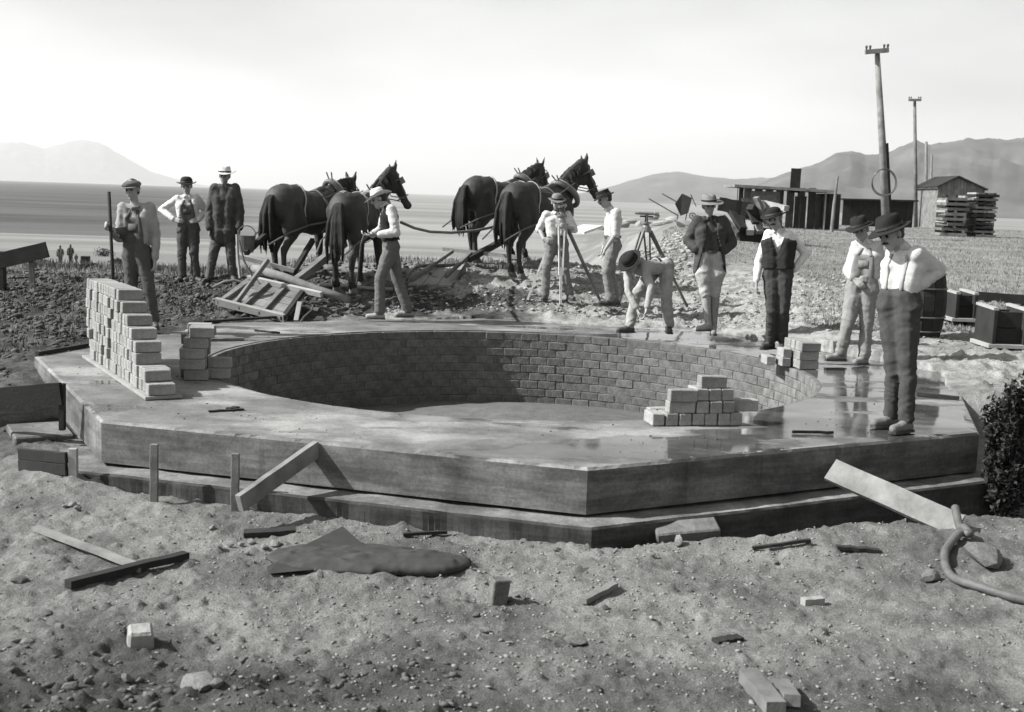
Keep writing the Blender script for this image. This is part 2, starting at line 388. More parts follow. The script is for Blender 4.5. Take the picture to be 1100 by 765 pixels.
# ---------------------------------------------------------------- foundation
conc = None
def concrete_mat(name, wet, lo=.075):
    m = bpy.data.materials.new(name); m.use_nodes = True; n = m.node_tree; L = n.links; p = n.nodes['Principled BSDF']
    tc = n.nodes.new('ShaderNodeNewGeometry')
    def noise(sc, det=6, rough=.6, st=(1, 1, 1), loc=(0, 0, 0)):
        q = n.nodes.new('ShaderNodeMapping'); q.inputs['Scale'].default_value = st; q.inputs['Location'].default_value = loc; L.new(tc.outputs['Position'], q.inputs[0])
        t = n.nodes.new('ShaderNodeTexNoise'); t.inputs['Scale'].default_value = sc; t.inputs['Detail'].default_value = det; t.inputs['Roughness'].default_value = rough
        L.new(q.outputs[0], t.inputs['Vector']); return t.outputs[0]
    def mr(x, a, b, c, d):
        q = n.nodes.new('ShaderNodeMapRange'); q.interpolation_type = 'SMOOTHSTEP'
        for i, v_ in enumerate((a, b, c, d)): q.inputs[i + 1].default_value = v_
        L.new(x, q.inputs[0]); return q.outputs[0]
    def ma(op, a, b):
        q = n.nodes.new('ShaderNodeMath'); q.operation = op
        for i, v_ in enumerate((a, b)):
            if isinstance(v_, (int, float)): q.inputs[i].default_value = v_
            else: L.new(v_, q.inputs[i])
        return q.outputs[0]
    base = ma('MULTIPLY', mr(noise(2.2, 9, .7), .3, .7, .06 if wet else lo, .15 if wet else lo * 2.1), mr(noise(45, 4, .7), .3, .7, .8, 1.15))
    if wet:
        sp = n.nodes.new('ShaderNodeSeparateXYZ'); L.new(tc.outputs['Position'], sp.inputs[0])
        pud = ma('ADD', noise(.9, 5, .55, (.75, 1.5, 1), (3.1, 1.7, 0)), mr(sp.outputs[0], -2.5, 3.5, -.09, .12))
        wf = mr(pud, .50, .56, 0, 1)
        pale = mr(noise(.8, 7, .65, (.7, 1.3, 1), (9, 4, 0)), .48, .60, 0, 1)
        base = ma('MULTIPLY', base, ma('ADD', 1.0, ma('MULTIPLY', pale, .75)))
        base = ma('MULTIPLY', base, ma('SUBTRACT', 1.0, ma('MULTIPLY', wf, .5)))
        L.new(ma('SUBTRACT', .75, ma('MULTIPLY', wf, .69)), p.inputs['Roughness'])
        p.inputs['Specular IOR Level'].default_value = .5
    else:
        base = ma('MULTIPLY', base, mr(noise(3, 5, .6, (.6, .6, 3), (2, 2, 2)), .35, .65, .6, 1.2)); base = ma('MULTIPLY', base, mr(noise(1, 4, .7, (1.5, 1.5, 45)), .35, .7, .86, 1.1)); base = ma('MULTIPLY', base, mr(noise(1, 3, .6, (9, 9, .8), (5, 1, 0)), .30, .42, .7, 1.0))
        p.inputs['Roughness'].default_value = .85; p.inputs['Specular IOR Level'].default_value = .25
    cb = n.nodes.new('ShaderNodeCombineColor')
    for i, k in enumerate((1.0, 1.0, .98)): L.new(ma('MULTIPLY', base, k), cb.inputs[i])
    L.new(cb.outputs[0], p.inputs['Base Color'])
    b1 = n.nodes.new('ShaderNodeBump'); b1.inputs['Strength'].default_value = .25; b1.inputs['Distance'].default_value = .01
    h_ = ma('MULTIPLY', noise(30, 5, .7), ma('SUBTRACT', 1.0, ma('MULTIPLY', wf, .93))) if wet else noise(30, 5, .7)
    L.new(h_, b1.inputs['Height']); L.new(b1.outputs[0], p.inputs['Normal'])
    return m
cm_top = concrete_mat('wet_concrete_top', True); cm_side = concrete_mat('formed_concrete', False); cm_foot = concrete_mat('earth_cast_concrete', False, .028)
found = thing('octagonal_foundation', 'large octagonal concrete foundation slab around a round brick lined pit', 'foundation', (OC[0], OC[1], -.31))
def oct_pt(a, inset=0.0):
    ap = OR_ * math.cos(math.pi / 8) - inset
    k = ((a - OTH) % (math.pi / 4)) - math.pi / 8; return ap / math.cos(k)
N = 8 * 90; NR = 26
b = MB(); vs = []
for j in range(NR):
    t = j / (NR - 1)
    for i in range(N):
        a = OTH + 2 * math.pi * i / N; r0 = WR + .058; r1 = oct_pt(a, .018); r_ = r0 + (r1 - r0) * t
        x = OC[0] + r_ * math.cos(a); y = OC[1] + r_ * math.sin(a)
        vs.append((x, y, 0))
va = np.array(vs); va[:, 2] = fbm(va * 1.1 * np.array([1, 1, 0]), 3, 41) * .004 * (1 - 0 * va[:, 0]); 
va[-N:, 2] = 0
for q_, sc_ in ((-N, 1.0), (-2 * N, .0)):
    if sc_:
        e_ = va[q_:]; chip = np.maximum(0, fbm(e_ * 6, 3, 71) - .35) * .05 + np.maximum(0, fbm(e_ * 17, 2, 72) - .4) * .03; rad = e_[:, :2] - np.array(OC); rad /= np.linalg.norm(rad, axis=1)[:, None]
        va[q_:, 0] -= rad[:, 0] * chip; va[q_:, 1] -= rad[:, 1] * chip; va[q_:, 2] -= chip * .5
vs = [tuple(q) for q in va]
for z, ins in ((-.018, 0), (-.31, 0)):
    for i in range(N):
        a = OTH + 2 * math.pi * i / N; r_ = oct_pt(a, ins); vs.append((OC[0] + r_ * math.cos(a), OC[1] + r_ * math.sin(a), z))
for i in range(N):
    a = OTH + 2 * math.pi * i / N; vs.append((OC[0] + (WR + .058) * math.cos(a), OC[1] + (WR + .058) * math.sin(a), -.31))
fs = []
rings = NR + 3
for j in range(rings - 1):
    for i in range(N): fs.append((j * N + i, j * N + (i + 1) % N, (j + 1) * N + (i + 1) % N, (j + 1) * N + i)[::1])
j = rings - 1
for i in range(N): fs.append((j * N + i, j * N + (i + 1) % N, (i + 1) % N, i))
me = bpy.data.meshes.new('deck'); me.from_pydata(vs, [], [f[::-1] for f in fs])
me.materials.append(cm_top); me.materials.append(cm_side)
for p in me.polygons: p.material_index = 0 if p.index < (NR) * N else 1
me.update(); bm_ = bmesh.new(); bm_.from_mesh(me); bmesh.ops.recalc_face_normals(bm_, faces=bm_.faces[:]); bm_.to_mesh(me); bm_.free()
deck = bpy.data.objects.new('deck', me); COL.objects.link(deck); deck.parent = found; me.transform(Matrix.Translation(-found.location))
# footing ledge below the deck
b = MB()
for off, z in ((-.5, -.335), (.20, -.335), (.215, -.35), (.23, -1.0), (-.5, -1.0)):
    for i in range(N):
        a = OTH + 2 * math.pi * i / N; r_ = oct_pt(a, -off)
        x = OC[0] + r_ * math.cos(a); y = OC[1] + r_ * math.sin(a)
        q = np.array([[x * 3, y * 3, z * 6]]); jit = float(fbm(q, 3, 8)[0]) * (.045 if off > 0 else 0)
        b.v.append((x + jit * math.cos(a), y + jit * math.sin(a), z + jit * .4))
for j in range(5):
    for i in range(N): b.f.append((j * N + i, ((j + 1) % 5) * N + i, ((j + 1) % 5) * N + (i + 1) % N, j * N + (i + 1) % N))
ft = b.build('footing', cm_foot, found); ft.data.materials.append(concrete_mat('pale_ledge', False, .10))  # second, paler concrete for the top of the ledge
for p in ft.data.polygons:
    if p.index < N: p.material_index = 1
# pit: mortar bed behind the bricks, the bricks themselves, floor
mortar = mat('mortar', .10, var=.35, scale=9, bump=.5, bscale=60)
PD = -.93
b = MB()
for r_, z in ((WR + .009, -.012), (WR + .009, PD - .1), (WR + .11, PD - .1), (WR + .11, -.33), (WR + .055, -.32), (WR + .055, -.010)):
    for i in range(256):
        a = 2 * math.pi * i / 256; b.v.append((OC[0] + r_ * math.cos(a), OC[1] + r_ * math.sin(a), z))
for j in range(6):
    for i in range(256): b.f.append((j * 256 + i, ((j + 1) % 6) * 256 + i, ((j + 1) % 6) * 256 + (i + 1) % 256, j * 256 + (i + 1) % 256))
lining = b.build('brick_lining', mortar, found, smooth=False)
lining.data.flip_normals() if False else None
brick_m = mat('clay_brick', .105, var=.5, scale=9, bump=.45, bscale=55, dark=.065)
def brick_mesh(lx, ly, lz, seed, dark=False):
    """a worn brick with knocked corners, centred on its own base"""
    rr = random.Random(seed); b = bmesh.new(); bmesh.ops.create_cube(b, size=1)
    for v_ in b.verts: v_.co = Vector((v_.co.x * lx, v_.co.y * ly, v_.co.z * lz + lz / 2)) + Vector([rr.uniform(-.003, .003) for _ in range(3)])
    bmesh.ops.bevel(b, geom=b.edges[:], offset=.006, segments=1, affect='EDGES')
    me = bpy.data.meshes.new('brick'); b.to_mesh(me); b.free(); me.materials.append(brick_m); return me
NB = 84; CHh = .103; wl = 2 * math.pi * WR / NB
wbm = [brick_mesh(wl - .010, .05, CHh - .008, 100 + k) for k in range(5)]
wallb = []
ncourse = 9
for c in range(ncourse):
    for i in range(NB):
        a = 2 * math.pi * (i + (.5 if c % 2 else 0) + random.uniform(-.04, .04)) / NB
        ca, sa = math.cos(a), math.sin(a)
        x = OC[0] + (WR + .028) * ca; y = OC[1] + (WR + .028) * sa; z = -.006 - (c + 1) * CHh + .006
        vis = (ca * x + sa * (y)) / math.hypot(x, y)      # the inner face looks at the camera when positive
        wallb.append((-(vis / (x * x + y * y)) if vis > -.05 else 9, a, z, c))
wallb.sort(key=lambda q: q[0])
stuff = MB()
for k, (s_, a, z, c) in enumerate(wallb):
    jit = random.uniform(-.007, .004)
    if k < 296:
        o = bpy.data.objects.new('brick', random.choice(wbm)); COL.objects.link(o); o.parent = lining
        o.location = (0 + (WR + .028 + jit) * math.cos(a), (WR + .028 + jit) * math.sin(a), z + .31)
        # parent space equals the foundation's: lining vertices were moved into it
        o.rotation_euler = (random.uniform(-.015, .015), random.uniform(-.012, .012), a + math.pi / 2)
    else:
        q = Matrix.Rotation(a + math.pi / 2, 3, 'Z')
        stuff.box((OC[0] + (WR + .028 + jit) * math.cos(a), OC[1] + (WR + .028 + jit) * math.sin(a), z + (CHh - .012) / 2), (wl - .010, .05, CHh - .008), q)
stuff_o = stuff.build('remaining_bricks', brick_m, lining, bevel=.005); stuff_o['kind'] = 'stuff'
b = MB(); nfl = 60
for j in range(nfl):
    for i in range(96):
        r_ = (WR + .05) * j / (nfl - 1); a = 2 * math.pi * i / 96; b.v.append((OC[0] + r_ * math.cos(a), OC[1] + r_ * math.sin(a), PD))
va = np.array(b.v); va[:, 2] += fbm(va * 3, 4, 61) * .012 + .16 * np.exp(-((va[:, 0] - .25) / 1.3) ** 2 - ((va[:, 1] - 14.3) / .8) ** 2)
b.v = [tuple(q) for q in va]
for j in range(nfl - 1):
    for i in range(96): b.f.append((j * 96 + i, j * 96 + (i + 1) % 96, (j + 1) * 96 + (i + 1) % 96, (j + 1) * 96 + i)[::-1])
fl = b.build('pit_floor', mat('sand', .11, var=.25, scale=8, bump=.6, bscale=60), found, smooth=True)
bm_ = bmesh.new(); bm_.from_mesh(fl.data); bmesh.ops.recalc_face_normals(bm_, faces=bm_.faces[:]); 
bm_.to_mesh(fl.data); bm_.free()

# ---------------------------------------------------------------- people
skin = mat('skin', .25, var=.12, scale=20, bump=.15, rough=.6)
hairm = mat('hair', .02, var=.4, scale=60, bump=.5, bscale=120, rough=.6)
leather = mat('worn_leather', .05, var=.4, scale=14, bump=.3, rough=.6)
pale_leather = mat('dusty_leather', .22, var=.3, scale=14, bump=.3, rough=.8)
def cloth(name, v, var=.15): return mat(name, v, var=var, scale=11, bump=.35, bscale=90, bdist=.006, rough=.95, spec=.1)
white = cloth('white_shirt', .46, .14); pale = cloth('pale_shirt', .30, .15); denim = cloth('denim', .075, .14); pdenim = cloth('faded_denim', .18, .14)
mdenim = cloth('grey_denim', .10, .15); darkc = cloth('dark_wool', .022, .2); darkt = cloth('dark_trousers', .05, .12); khaki = cloth('khaki', .30, .2); felt = cloth('dark_felt', .022, .2)
pfelt = cloth('pale_felt', .48, .12); mfelt = cloth('grey_felt', .14, .2); tweed = cloth('tweed', .12, .35); jack = cloth('jacket_cloth', .06, .25)

def wrinkle(me, amp, seed, up_, tight=()):
    """soft folds across the cloth, deeper round the joints in tight = [(point, radius, amp)]"""
    upn = np.array(up_); 
    dg = co0 = None
    def fn(co, nn):
        h = co @ upn; wp = vnoise(co * 5, seed + 7) * .06
        a = fbm(np.stack([co[:, 0] * 6, co[:, 1] * 6, co[:, 2] * 7], 1), 3, seed) * amp * .45
        sl_ = h + (co[:, 0] - co[:, 1] * .4) * .55 * np.sign(vnoise(co * 2.1, seed + 3)) + wp
        fold = (1 - np.abs(vnoise(np.stack([co[:, 0] * 5, co[:, 1] * 5, sl_ * 17], 1), seed + 4))) ** 3
        k = .35
        for p, r_, am in tight:
            d = np.linalg.norm(co - np.array(p), axis=1); k = k + np.exp(-(d / r_) ** 2) * am / .006
        return a + (fold - .45) * .012 * np.minimum(k, 1.5) + ((1 - np.abs(vnoise(np.stack([co[:, 0] * 11, co[:, 1] * 11, (h - wp * 2) * 26 + co[:, 0] * 9], 1), seed + 14))) ** 3 - .4) * .006
    displace(me, fn)
def patch(tree, fr, grid, off, lift=0):
    """a cloth patch laid on a garment: grid of (a, t, side) in torso coordinates"""
    O, U, Rr, F, L, W = fr; rows = []
    for row in grid:
        r_ = []
        for a, t, sd in row:
            s0 = O + U * (t * L) + Rr * (a * W) + F * (.6 * sd)
            loc, nn, i, d = tree.ray_cast(s0, -F * sd, 1.2)
            if loc is None: loc = O + U * (t * L) + Rr * (a * W) + F * (.05 * sd)
            r_.append(loc + F * sd * off)
        rows.append(r_)
    return rows
def sheet(rows, th, m, name, parent):
    nr, nc = len(rows), len(rows[0]); b = MB(); b.v = [tuple(p) for r_ in rows for p in r_]
    b.f = [(i * nc + j, i * nc + j + 1, (i + 1) * nc + j + 1, (i + 1) * nc + j) for i in range(nr - 1) for j in range(nc - 1)]
    me = b.mesh(name); bm_ = bmesh.new(); bm_.from_mesh(me); bmesh.ops.solidify(bm_, geom=bm_.faces[:], thickness=th)
    bmesh.ops.recalc_face_normals(bm_, faces=bm_.faces[:]); bm_.to_mesh(me); bm_.free()
    me.polygons.foreach_set('use_smooth', [True] * len(me.polygons)); return link(name, me, m, parent)
def strap(tree, fr, pts, wd, m, parent, off=.008, name='suspender'):
    rows = []
    for a, t, sd in pts:
        rows.append([(a - wd / fr[5] / 2, t, sd), (a + wd / fr[5] / 2, t, sd)])
    return sheet(patch(tree, fr, rows, off), .005, m, name, parent)

def hand(b, wr, d, pn, curl, s=1.0, thumb=1):
    """palm, four bent fingers of unequal length and a thumb from the side of the palm; d along the hand, pn palm normal"""
    d = Vector(d).normalized(); pn = Vector(pn); pn = (pn - d * pn.dot(d)).normalized(); sd = d.cross(pn) * thumb
    for k, y in enumerate((-.03, -.01, .01, .03)): b.cap(wr + sd * y * .5 * s, .019 * s, wr + d * .085 * s + sd * y * s, .013 * s, 8)
    for k, (y, ln) in enumerate(((.032, .068), (.011, .078), (-.011, .072), (-.031, .056))):
        p = wr + d * .085 * s + sd * y * s; dd = d; r_ = .0105 * s
        for q, f_ in enumerate((.45, .32, .25)):
            ang = curl * (.5 + .5 * q) + .05 * k; ax = dd; dd = (dd * math.cos(ang) + pn * math.sin(ang)).normalized()
            p2 = p + dd * ln * f_ * s; b.cap(p, r_, p2, r_ * .9, 8); p = p2; r_ *= .93
    t0 = wr + d * .025 * s + sd * .03 * s; td = (sd * .75 + d * .7 + pn * .25).normalized(); t1 = t0 + td * .045 * s
    b.cap(t0, .014 * s, t1, .012 * s, 8); b.cap(t1, .012 * s, t1 + (d * .8 + sd * .1 + pn * .4).normalized() * .035 * s, .010 * s, 8)

def hat(kind, c, U, F, m, parent, s=1.0, seed=0):
    """crown and brim around the head at c"""
    U = Vector(U).normalized(); F = Vector(F); F = (F - U * F.dot(U)).normalized(); Rr = F.cross(U); b = MB(); n = 36
    def P(a, r_, z): return c + (F * math.cos(a) * 1.18 + Rr * math.sin(a)) * r_ * s + U * z * s
    prof = {'derby': [(.142, .034), (.150, .042), (.142, .046), (.098, .048), (.093, .052), (.092, .085), (.085, .115), (.062, .138), (.03, .148), (.001, .15)],
            'fedora': [(.150, .035), (.155, .040), (.145, .044), (.098, .048), (.092, .052), (.090, .10), (.082, .138), (.070, .150), (.035, .143), (.001, .140)],
            'wide': [(.178, .030), (.184, .034), (.175, .038), (.100, .047), (.093, .052), (.090, .10), (.080, .130), (.066, .142), (.035, .134), (.001, .130)],
            'flat': [(.140, .036), (.145, .040), (.138, .044), (.098, .047), (.092, .051), (.091, .118), (.088, .128), (.08, .130), (.035, .128), (.001, .127)],
            'western': [(.165, .030), (.170, .034), (.160, .038), (.100, .046), (.091, .052), (.086, .11), (.076, .145), (.060, .152), (.030, .142), (.001, .138)]}
    rr = random.Random(seed)
    if kind in prof:
        ph = rr.uniform(0, 6)
        for (r_, z) in prof[kind]:
            for i in range(n):
                a = 2 * math.pi * i / n; zz = z; r2 = r_
                if r_ > .11 and z < .05:
                    wv = {'western': .045, 'wide': .012, 'derby': .022, 'fedora': .006, 'flat': .0}[kind]
                    zz += wv * (math.sin(a) ** 2) * (r_ / .15) - .012 * (math.cos(a) > 0) * math.cos(a) + .006 * math.sin(3 * a + ph)
                if z > .10 and kind in ('fedora', 'wide', 'western'):
                    zz -= .022 * math.exp(-(math.sin(a) / .35) ** 2) * (1 if r_ < .05 else .3) ; r2 = r_ * (1 - .20 * max(0, math.cos(a)) ** 3 * (abs(math.sin(a)) < .8))
                b.v.append(tuple(P(a, r2, zz)))
        for k in range(len(prof[kind]) - 1):
            for i in range(n): b.f.append((k * n + i, k * n + (i + 1) % n, (k + 1) * n + (i + 1) % n, (k + 1) * n + i))
        me = b.mesh('hat'); bm_ = bmesh.new(); bm_.from_mesh(me); bmesh.ops.recalc_face_normals(bm_, faces=bm_.faces[:]); bm_.to_mesh(me); bm_.free()
        me.polygons.foreach_set('use_smooth', [True] * len(me.polygons)); h = link('hat', me, m, parent)
        md = h.modifiers.new('t', 'SOLIDIFY'); md.thickness = .006
        q = MB(); band = [P(2 * math.pi * i / n, .0975, .058) for i in range(n)]; band2 = [P(2 * math.pi * i / n, .0955, .078) for i in range(n)]
        q.v = [tuple(x) for x in band + band2]; q.f = [(i, (i + 1) % n, n + (i + 1) % n, n + i) for i in range(n)]
        hb = q.build('hat_band', felt if m is not felt else leather, h, smooth=True); 
    else:
        b.ell(c + U * .058 * s - F * .005, (.108 * s, .128 * s, .052 * s), Matrix((Rr, F, U)).transposed(), 20)
        b.ell(c + U * .082 * s - F * .01, (.075 * s, .09 * s, .036 * s), Matrix((Rr, F, U)).transposed(), 16)
        me = b.remesh(.010, 3); wrinkle(me, .003, seed, U); h = link('cap', me, m, parent)
        q = MB(); vs = []
        for j in range(4):
            for i in range(11):
                a = (-1.0 + 2.0 * i / 10); r_ = .095 + .045 * j / 3 * math.cos(a * .9) ; vs.append(c + (F * math.cos(a) * 1.15 + Rr * math.sin(a)) * r_ * s + U * (.040 - .012 * j / 3) * s)
        q.v = [tuple(x) for x in vs]; q.f = [(j * 11 + i, j * 11 + i + 1, (j + 1) * 11 + i + 1, (j + 1) * 11 + i) for j in range(3) for i in range(10)]
        me = q.mesh('peak'); bm_ = bmesh.new(); bm_.from_mesh(me); bmesh.ops.solidify(bm_, geom=bm_.faces[:], thickness=.006); bm_.to_mesh(me); bm_.free()
        link('peak', me, m, h)
    return h

def person(label, J, D, face, body=None, outfit=None, s=1.0, vox=.0095, seed=0, group='workmen and onlookers at the building site'):
    """J: picture positions of the joints with depth offsets, laid out at distance D; l and r are picture left and right"""
    of = outfit; P = {k: dep(v_[0], v_[1], D + (v_[2] if len(v_) > 2 else 0)) for k, v_ in J.items()}
    foot = (P['al'] + P['ar']) / 2; foot.z = min(P['al'].z, P['ar'].z) - .08
    root = thing('person', label, 'man', tuple(foot), 0, group)
    pm = (P['pl'] + P['pr']) / 2; sh = (P['sl'] + P['sr']) / 2; nk = P['n']; hd = P['h']
    U = (sh - pm).normalized(); L = (sh - pm).length; Rr = (P['sr'] - P['sl']); Rr = (Rr - U * Rr.dot(U)).normalized()
    FB = Vector(body if body else face); F = (FB - U * FB.dot(U)).normalized()
    Rr2 = F.cross(U); Rr = Rr2 if Rr2.dot(Rr) > 0 else -Rr2
    fd = Vector(face).normalized(); hu = (hd - nk).normalized() * .8 + Vector((0, 0, .6)); 
    hu = (hu - fd * hu.dot(fd)).normalized(); hr = fd.cross(hu)
    HM = Matrix((hr, fd, hu)).transposed()
    elb = {q: P['e' + q] for q in 'lr'}; 
    pw = .075 * s
    def torso(b, g, top=True, low=True):
        fat = of.get('fat', 0)
        for sg, sj, pj in ((-1, P['sl'], P['pl']), (1, P['sr'], P['pr'])):
            hip = pm + Rr * sg * pw; wst = pm + U * L * .38 + Rr * sg * .065 * s + F * .012; ch = pm + U * L * .74 + Rr * sg * .085 * s
            sj2 = sj * .8 + (sh) * .2 - U * .01
            if not low and g > 0: b.cap(wst - U * L * .12, (.090 + g) * s, wst, (.095 + g + fat) * s)
            if low: b.cap(hip, (.108 + g) * s, wst, (.095 + g + fat) * s)
            b.cap(wst, (.095 + g + fat) * s, ch, (.104 + g) * s)
            if top: b.cap(ch, (.104 + g) * s, sj2, (.056 + g) * s); b.cap(nk - U * .03, (.045 + g * .6) * s, sj2 + U * .01, (.050 + g) * s)
        if top: b.cap(pm + U * L * .8, (.105 + g) * s, nk - U * .04, (.060 + g * .5) * s)
    b = MB(); torso(b, -.012)
    b.cap(nk - U * .06, .055 * s, nk.lerp(hd, .45), .050 * s); b.cap(nk.lerp(hd, .3), .050 * s, hd, .055 * s)
    # head: skull, face, jaw, brow, nose, lips, ears
    hs = s * 1.06
    def H(x, y, z): return hd + HM @ Vector((x, y, z)) * hs
    b.ell(H(0, -.012, .030), (.074 * hs, .094 * hs, .088 * hs), HM, 18); b.ell(H(0, .022, -.035), (.056 * hs, .062 * hs, .080 * hs), HM, 14)
    b.cap(H(0, .050, -.095), .025 * hs, H(0, .062, -.085), .018 * hs, 8); b.cap(H(-.028, .074, .026), .014 * hs, H(.028, .074, .026), .014 * hs, 8)
    b.cap(H(0, .084, .018), .009 * hs, H(0, .104, -.022), .0135 * hs, 8); b.cap(H(-.018, .078, -.055), .009 * hs, H(.018, .078, -.055), .009 * hs, 8)
    b.cap(H(-.035, .062, -.018), .016 * hs, H(-.04, .05, -.04), .015 * hs, 8); b.cap(H(.035, .062, -.018), .016 * hs, H(.04, .05, -.04), .015 * hs, 8)
    for sg in (-1, 1): b.ell(H(sg * .076, -.004, -.006), (.010 * hs, .020 * hs, .032 * hs), HM, 10)
    hb = MB()
    for q in 'lr':
        sj, ej, hj = P['s' + q], P['e' + q], P['h' + q]; sj = sj * .93 + sh * .07
        b.chain([(sj, .052 * s), (sj.lerp(ej, .5), .047 * s), (ej, .038 * s)]); b.chain([(ej, .038 * s), (ej.lerp(hj, .35), .038 * s), (hj, .026 * s)])
        hv = of.get('hand' + q, {}); dv = Vector(hv.get('d', (hj - ej))); pn = Vector(hv.get('n', (pm - hj))); 
        if not hv.get('hidden'): hand(b, hj, dv, pn, hv.get('curl', .45), s * .98, hv.get('thumb', 1))
        kj, aj, tj = P['k' + q], P['a' + q], P['t' + q]; hip = pm + Rr * (pw if q == 'r' else -pw) * 1.05
        b.chain([(hip, .085 * s), (hip.lerp(kj, .5), .073 * s), (kj, .052 * s)]); b.chain([(kj, .052 * s), (kj.lerp(aj, .3), .054 * s), (aj, .034 * s)])
        td = (tj - aj); td.z = 0; td = td.normalized() if td.length > .02 else Vector((0, -1, 0))
        b.cap(aj - Vector((0, 0, .02)), .034 * s, aj - Vector((0, 0, .05)) + td * .13, .024 * s)
    me = b.remesh(vox, 2, .4); link('body', me, skin, root)
    # eyes and hair
    for sg in (-1, 1): MB().ell(H(sg * .031, .0745, .004), (.012 * hs,) * 3, None, 8).build('eye', hairm, root, smooth=True)
    hb = MB(); hb.ell(H(0, -.022, .030), (.080 * hs, .092 * hs, .092 * hs), HM, 18); hb.ell(H(0, -.05, -.02), (.062 * hs, .05 * hs, .05 * hs), HM, 14)
    me = hb.remesh(.010, 1); hi = HM.transposed(); cut(me, lambda c, n_: ((hi @ (Vector(c) - hd)).y < .025 or (hi @ (Vector(c) - hd)).z > .075)); displace(me, lambda c, n_: fbm(c * 60, 2, seed) * .004)
    link('hair', me, hairm if not of.get('greyhair') else mfelt, root)
    if of.get('beard'):
        hb = MB(); hb.ell(H(0, .034, -.085), (.052 * hs, .05 * hs, .045 * hs), HM, 14); hb.cap(H(-.03, .075, -.045), .012, H(.03, .075, -.045), .012); me = hb.remesh(.008, 1); displace(me, lambda c, n_: fbm(c * 70, 2, seed) * .005)
        link('beard', me, mat('beard_hair', .06, var=.3, scale=50), root)
    if of.get('moustache'):
        hb = MB(); hb.cap(H(-.026, .083, -.046), .008, H(0, .094, -.040), .010); hb.cap(H(0, .094, -.040), .010, H(.026, .083, -.046), .008); hb.build('moustache', hairm, root, smooth=True)
    hc = hd + HM @ Vector(of.get('hatoff', (0, 0, 0)))
    tq = of.get('hattilt', 0)
    hu2 = (Quaternion(hr, tq) @ hu); hf2 = Quaternion(hr, tq) @ fd
    hat(of['hat'][0], hc, hu2, hf2, of['hat'][1], root, s * of.get('hats', 1.0), seed)
    fr = (pm, U, Rr, F, L, .16 * s)
    # shirt: collar, torso, sleeves
    def garment(name, g, mt, sl, extra_s=0, low=True, cutf=None, amp=.010, thick=0, vx=.013, tail=0):
        b = MB(); torso(b, g, True, low)
        if tail:
            for sg in (-1, 1): b.cap(pm + Rr * sg * .06 * s, (.115 + g) * s, pm + Rr * sg * .075 * s - U * tail - F * .02, (.10 + g + .02) * s)
            b.cap(pm - F * .02, (.11 + g) * s, pm - U * tail - F * .03, (.11 + g) * s)
        tight = [(pm + U * L * .35, .16, .004)]
        for q in 'lr':
            sj, ej, hj = P['s' + q] * .95 + sh * .05, P['e' + q], P['h' + q]; gg = g + .012 + extra_s
            if sl <= 0: continue
            b.chain([(sj, (.054 + gg) * s), (sj.lerp(ej, .55), (.050 + gg) * s), (ej, (.044 + gg) * s)])
            if sl >= 1: 
                e2 = ej.lerp(hj, min(1, (sl - 1)) * .93); b.chain([(ej, (.044 + gg) * s), (ej.lerp(e2, .5), (.043 + gg) * s), (e2, (.034 + gg) * s)])
            tight.append((ej, .10, .006)); tight.append((sj, .10, .001))
        b.cap(nk - U * .045, (.060 + g) * s, nk - U * .012 , (.054 + g) * s)
        me = b.remesh(vx, 3); wrinkle(me, amp, seed + 2, U, tight)
        full = bvh(me)
        if cutf: 
            def kp(c, n_):
                v_ = Vector(c) - pm; return cutf(v_.dot(Rr) / fr[5], v_.dot(U) / L, v_.dot(F), Vector(c))
            cut(me, kp)
        o = link(name, me, mt, root)
        if thick: md = o.modifiers.new('t', 'SOLIDIFY'); md.thickness = thick; md.offset = 1
        return o, full
    sg_ = of['shirt']; o, tr = garment('shirt', .004, sg_[0], sg_[1], (sg_[2] if len(sg_) > 2 else 0.0) - .004, False)
    # trousers
    b = MB(); tg = of.get('tg', .013); tight = []
    for q, sg in (('l', -1), ('r', 1)):
        kj, aj = P['k' + q], P['a' + q]; hip = pm + Rr * sg * pw
        b.cap(pm + U * L * .15 + Rr * sg * .06 * s + F * .012, (.093 + tg + of.get('fat', 0)) * s, hip, (.106 + tg) * s)
        b.chain([(hip - U * .02, (.098 + tg) * s), (hip.lerp(kj, .5), (.082 + tg) * s), (kj, (.060 + tg * 1.1) * s)])
        if of.get('breeches'): b.cap(hip.lerp(kj, .45) + Rr * sg * .02, (.10 + tg) * s, hip.lerp(kj, .8), (.07 + tg) * s)
        end = .93 if not of.get('breeches') else .18
        b.chain([(kj, (.060 + tg * 1.1) * s), (kj.lerp(aj, end * .5), (.058 + tg * 1.1) * s), (kj.lerp(aj, end), (.050 + tg * (1.5 if not of.get('breeches') else .4)) * s)])
        tight += [(kj, .13, .004), (kj.lerp(aj, .9), .12, .005), (hip, .12, .003)]
    me = b.remesh(.013, 3); wrinkle(me, .012, seed + 5, (0, 0, 1), tight); link('trousers', me, of['trousers'], root); ttr = bvh(me)
    # boots
    for q in 'lr':
        kj, aj, tj = P['k' + q], P['a' + q], P['t' + q]; td = (tj - aj); td.z = 0; td = td.normalized() if td.length > .02 else Vector((0, -1, 0))
        b = MB(); g0 = aj.z - .085 * s if 'gz' not in of else of['gz']; A = Vector((aj.x, aj.y, g0))
        top = kj.lerp(aj, of.get('boot', .75))
        b.chain([(top, (.048 if of.get('boot', .75) > .5 else .066) * s), (aj, .046 * s)]); b.cap(A - td * .035 + Vector((0, 0, .036)), .040 * s, A + td * .06 + Vector((0, 0, .044)), .044 * s)
        b.cap(A + td * .05 + Vector((0, 0, .040)), .044 * s, A + td * .155 + Vector((0, 0, .033)), .038 * s); b.cap(aj, .046 * s, A + td * .05 + Vector((0, 0, .045)), .042 * s)
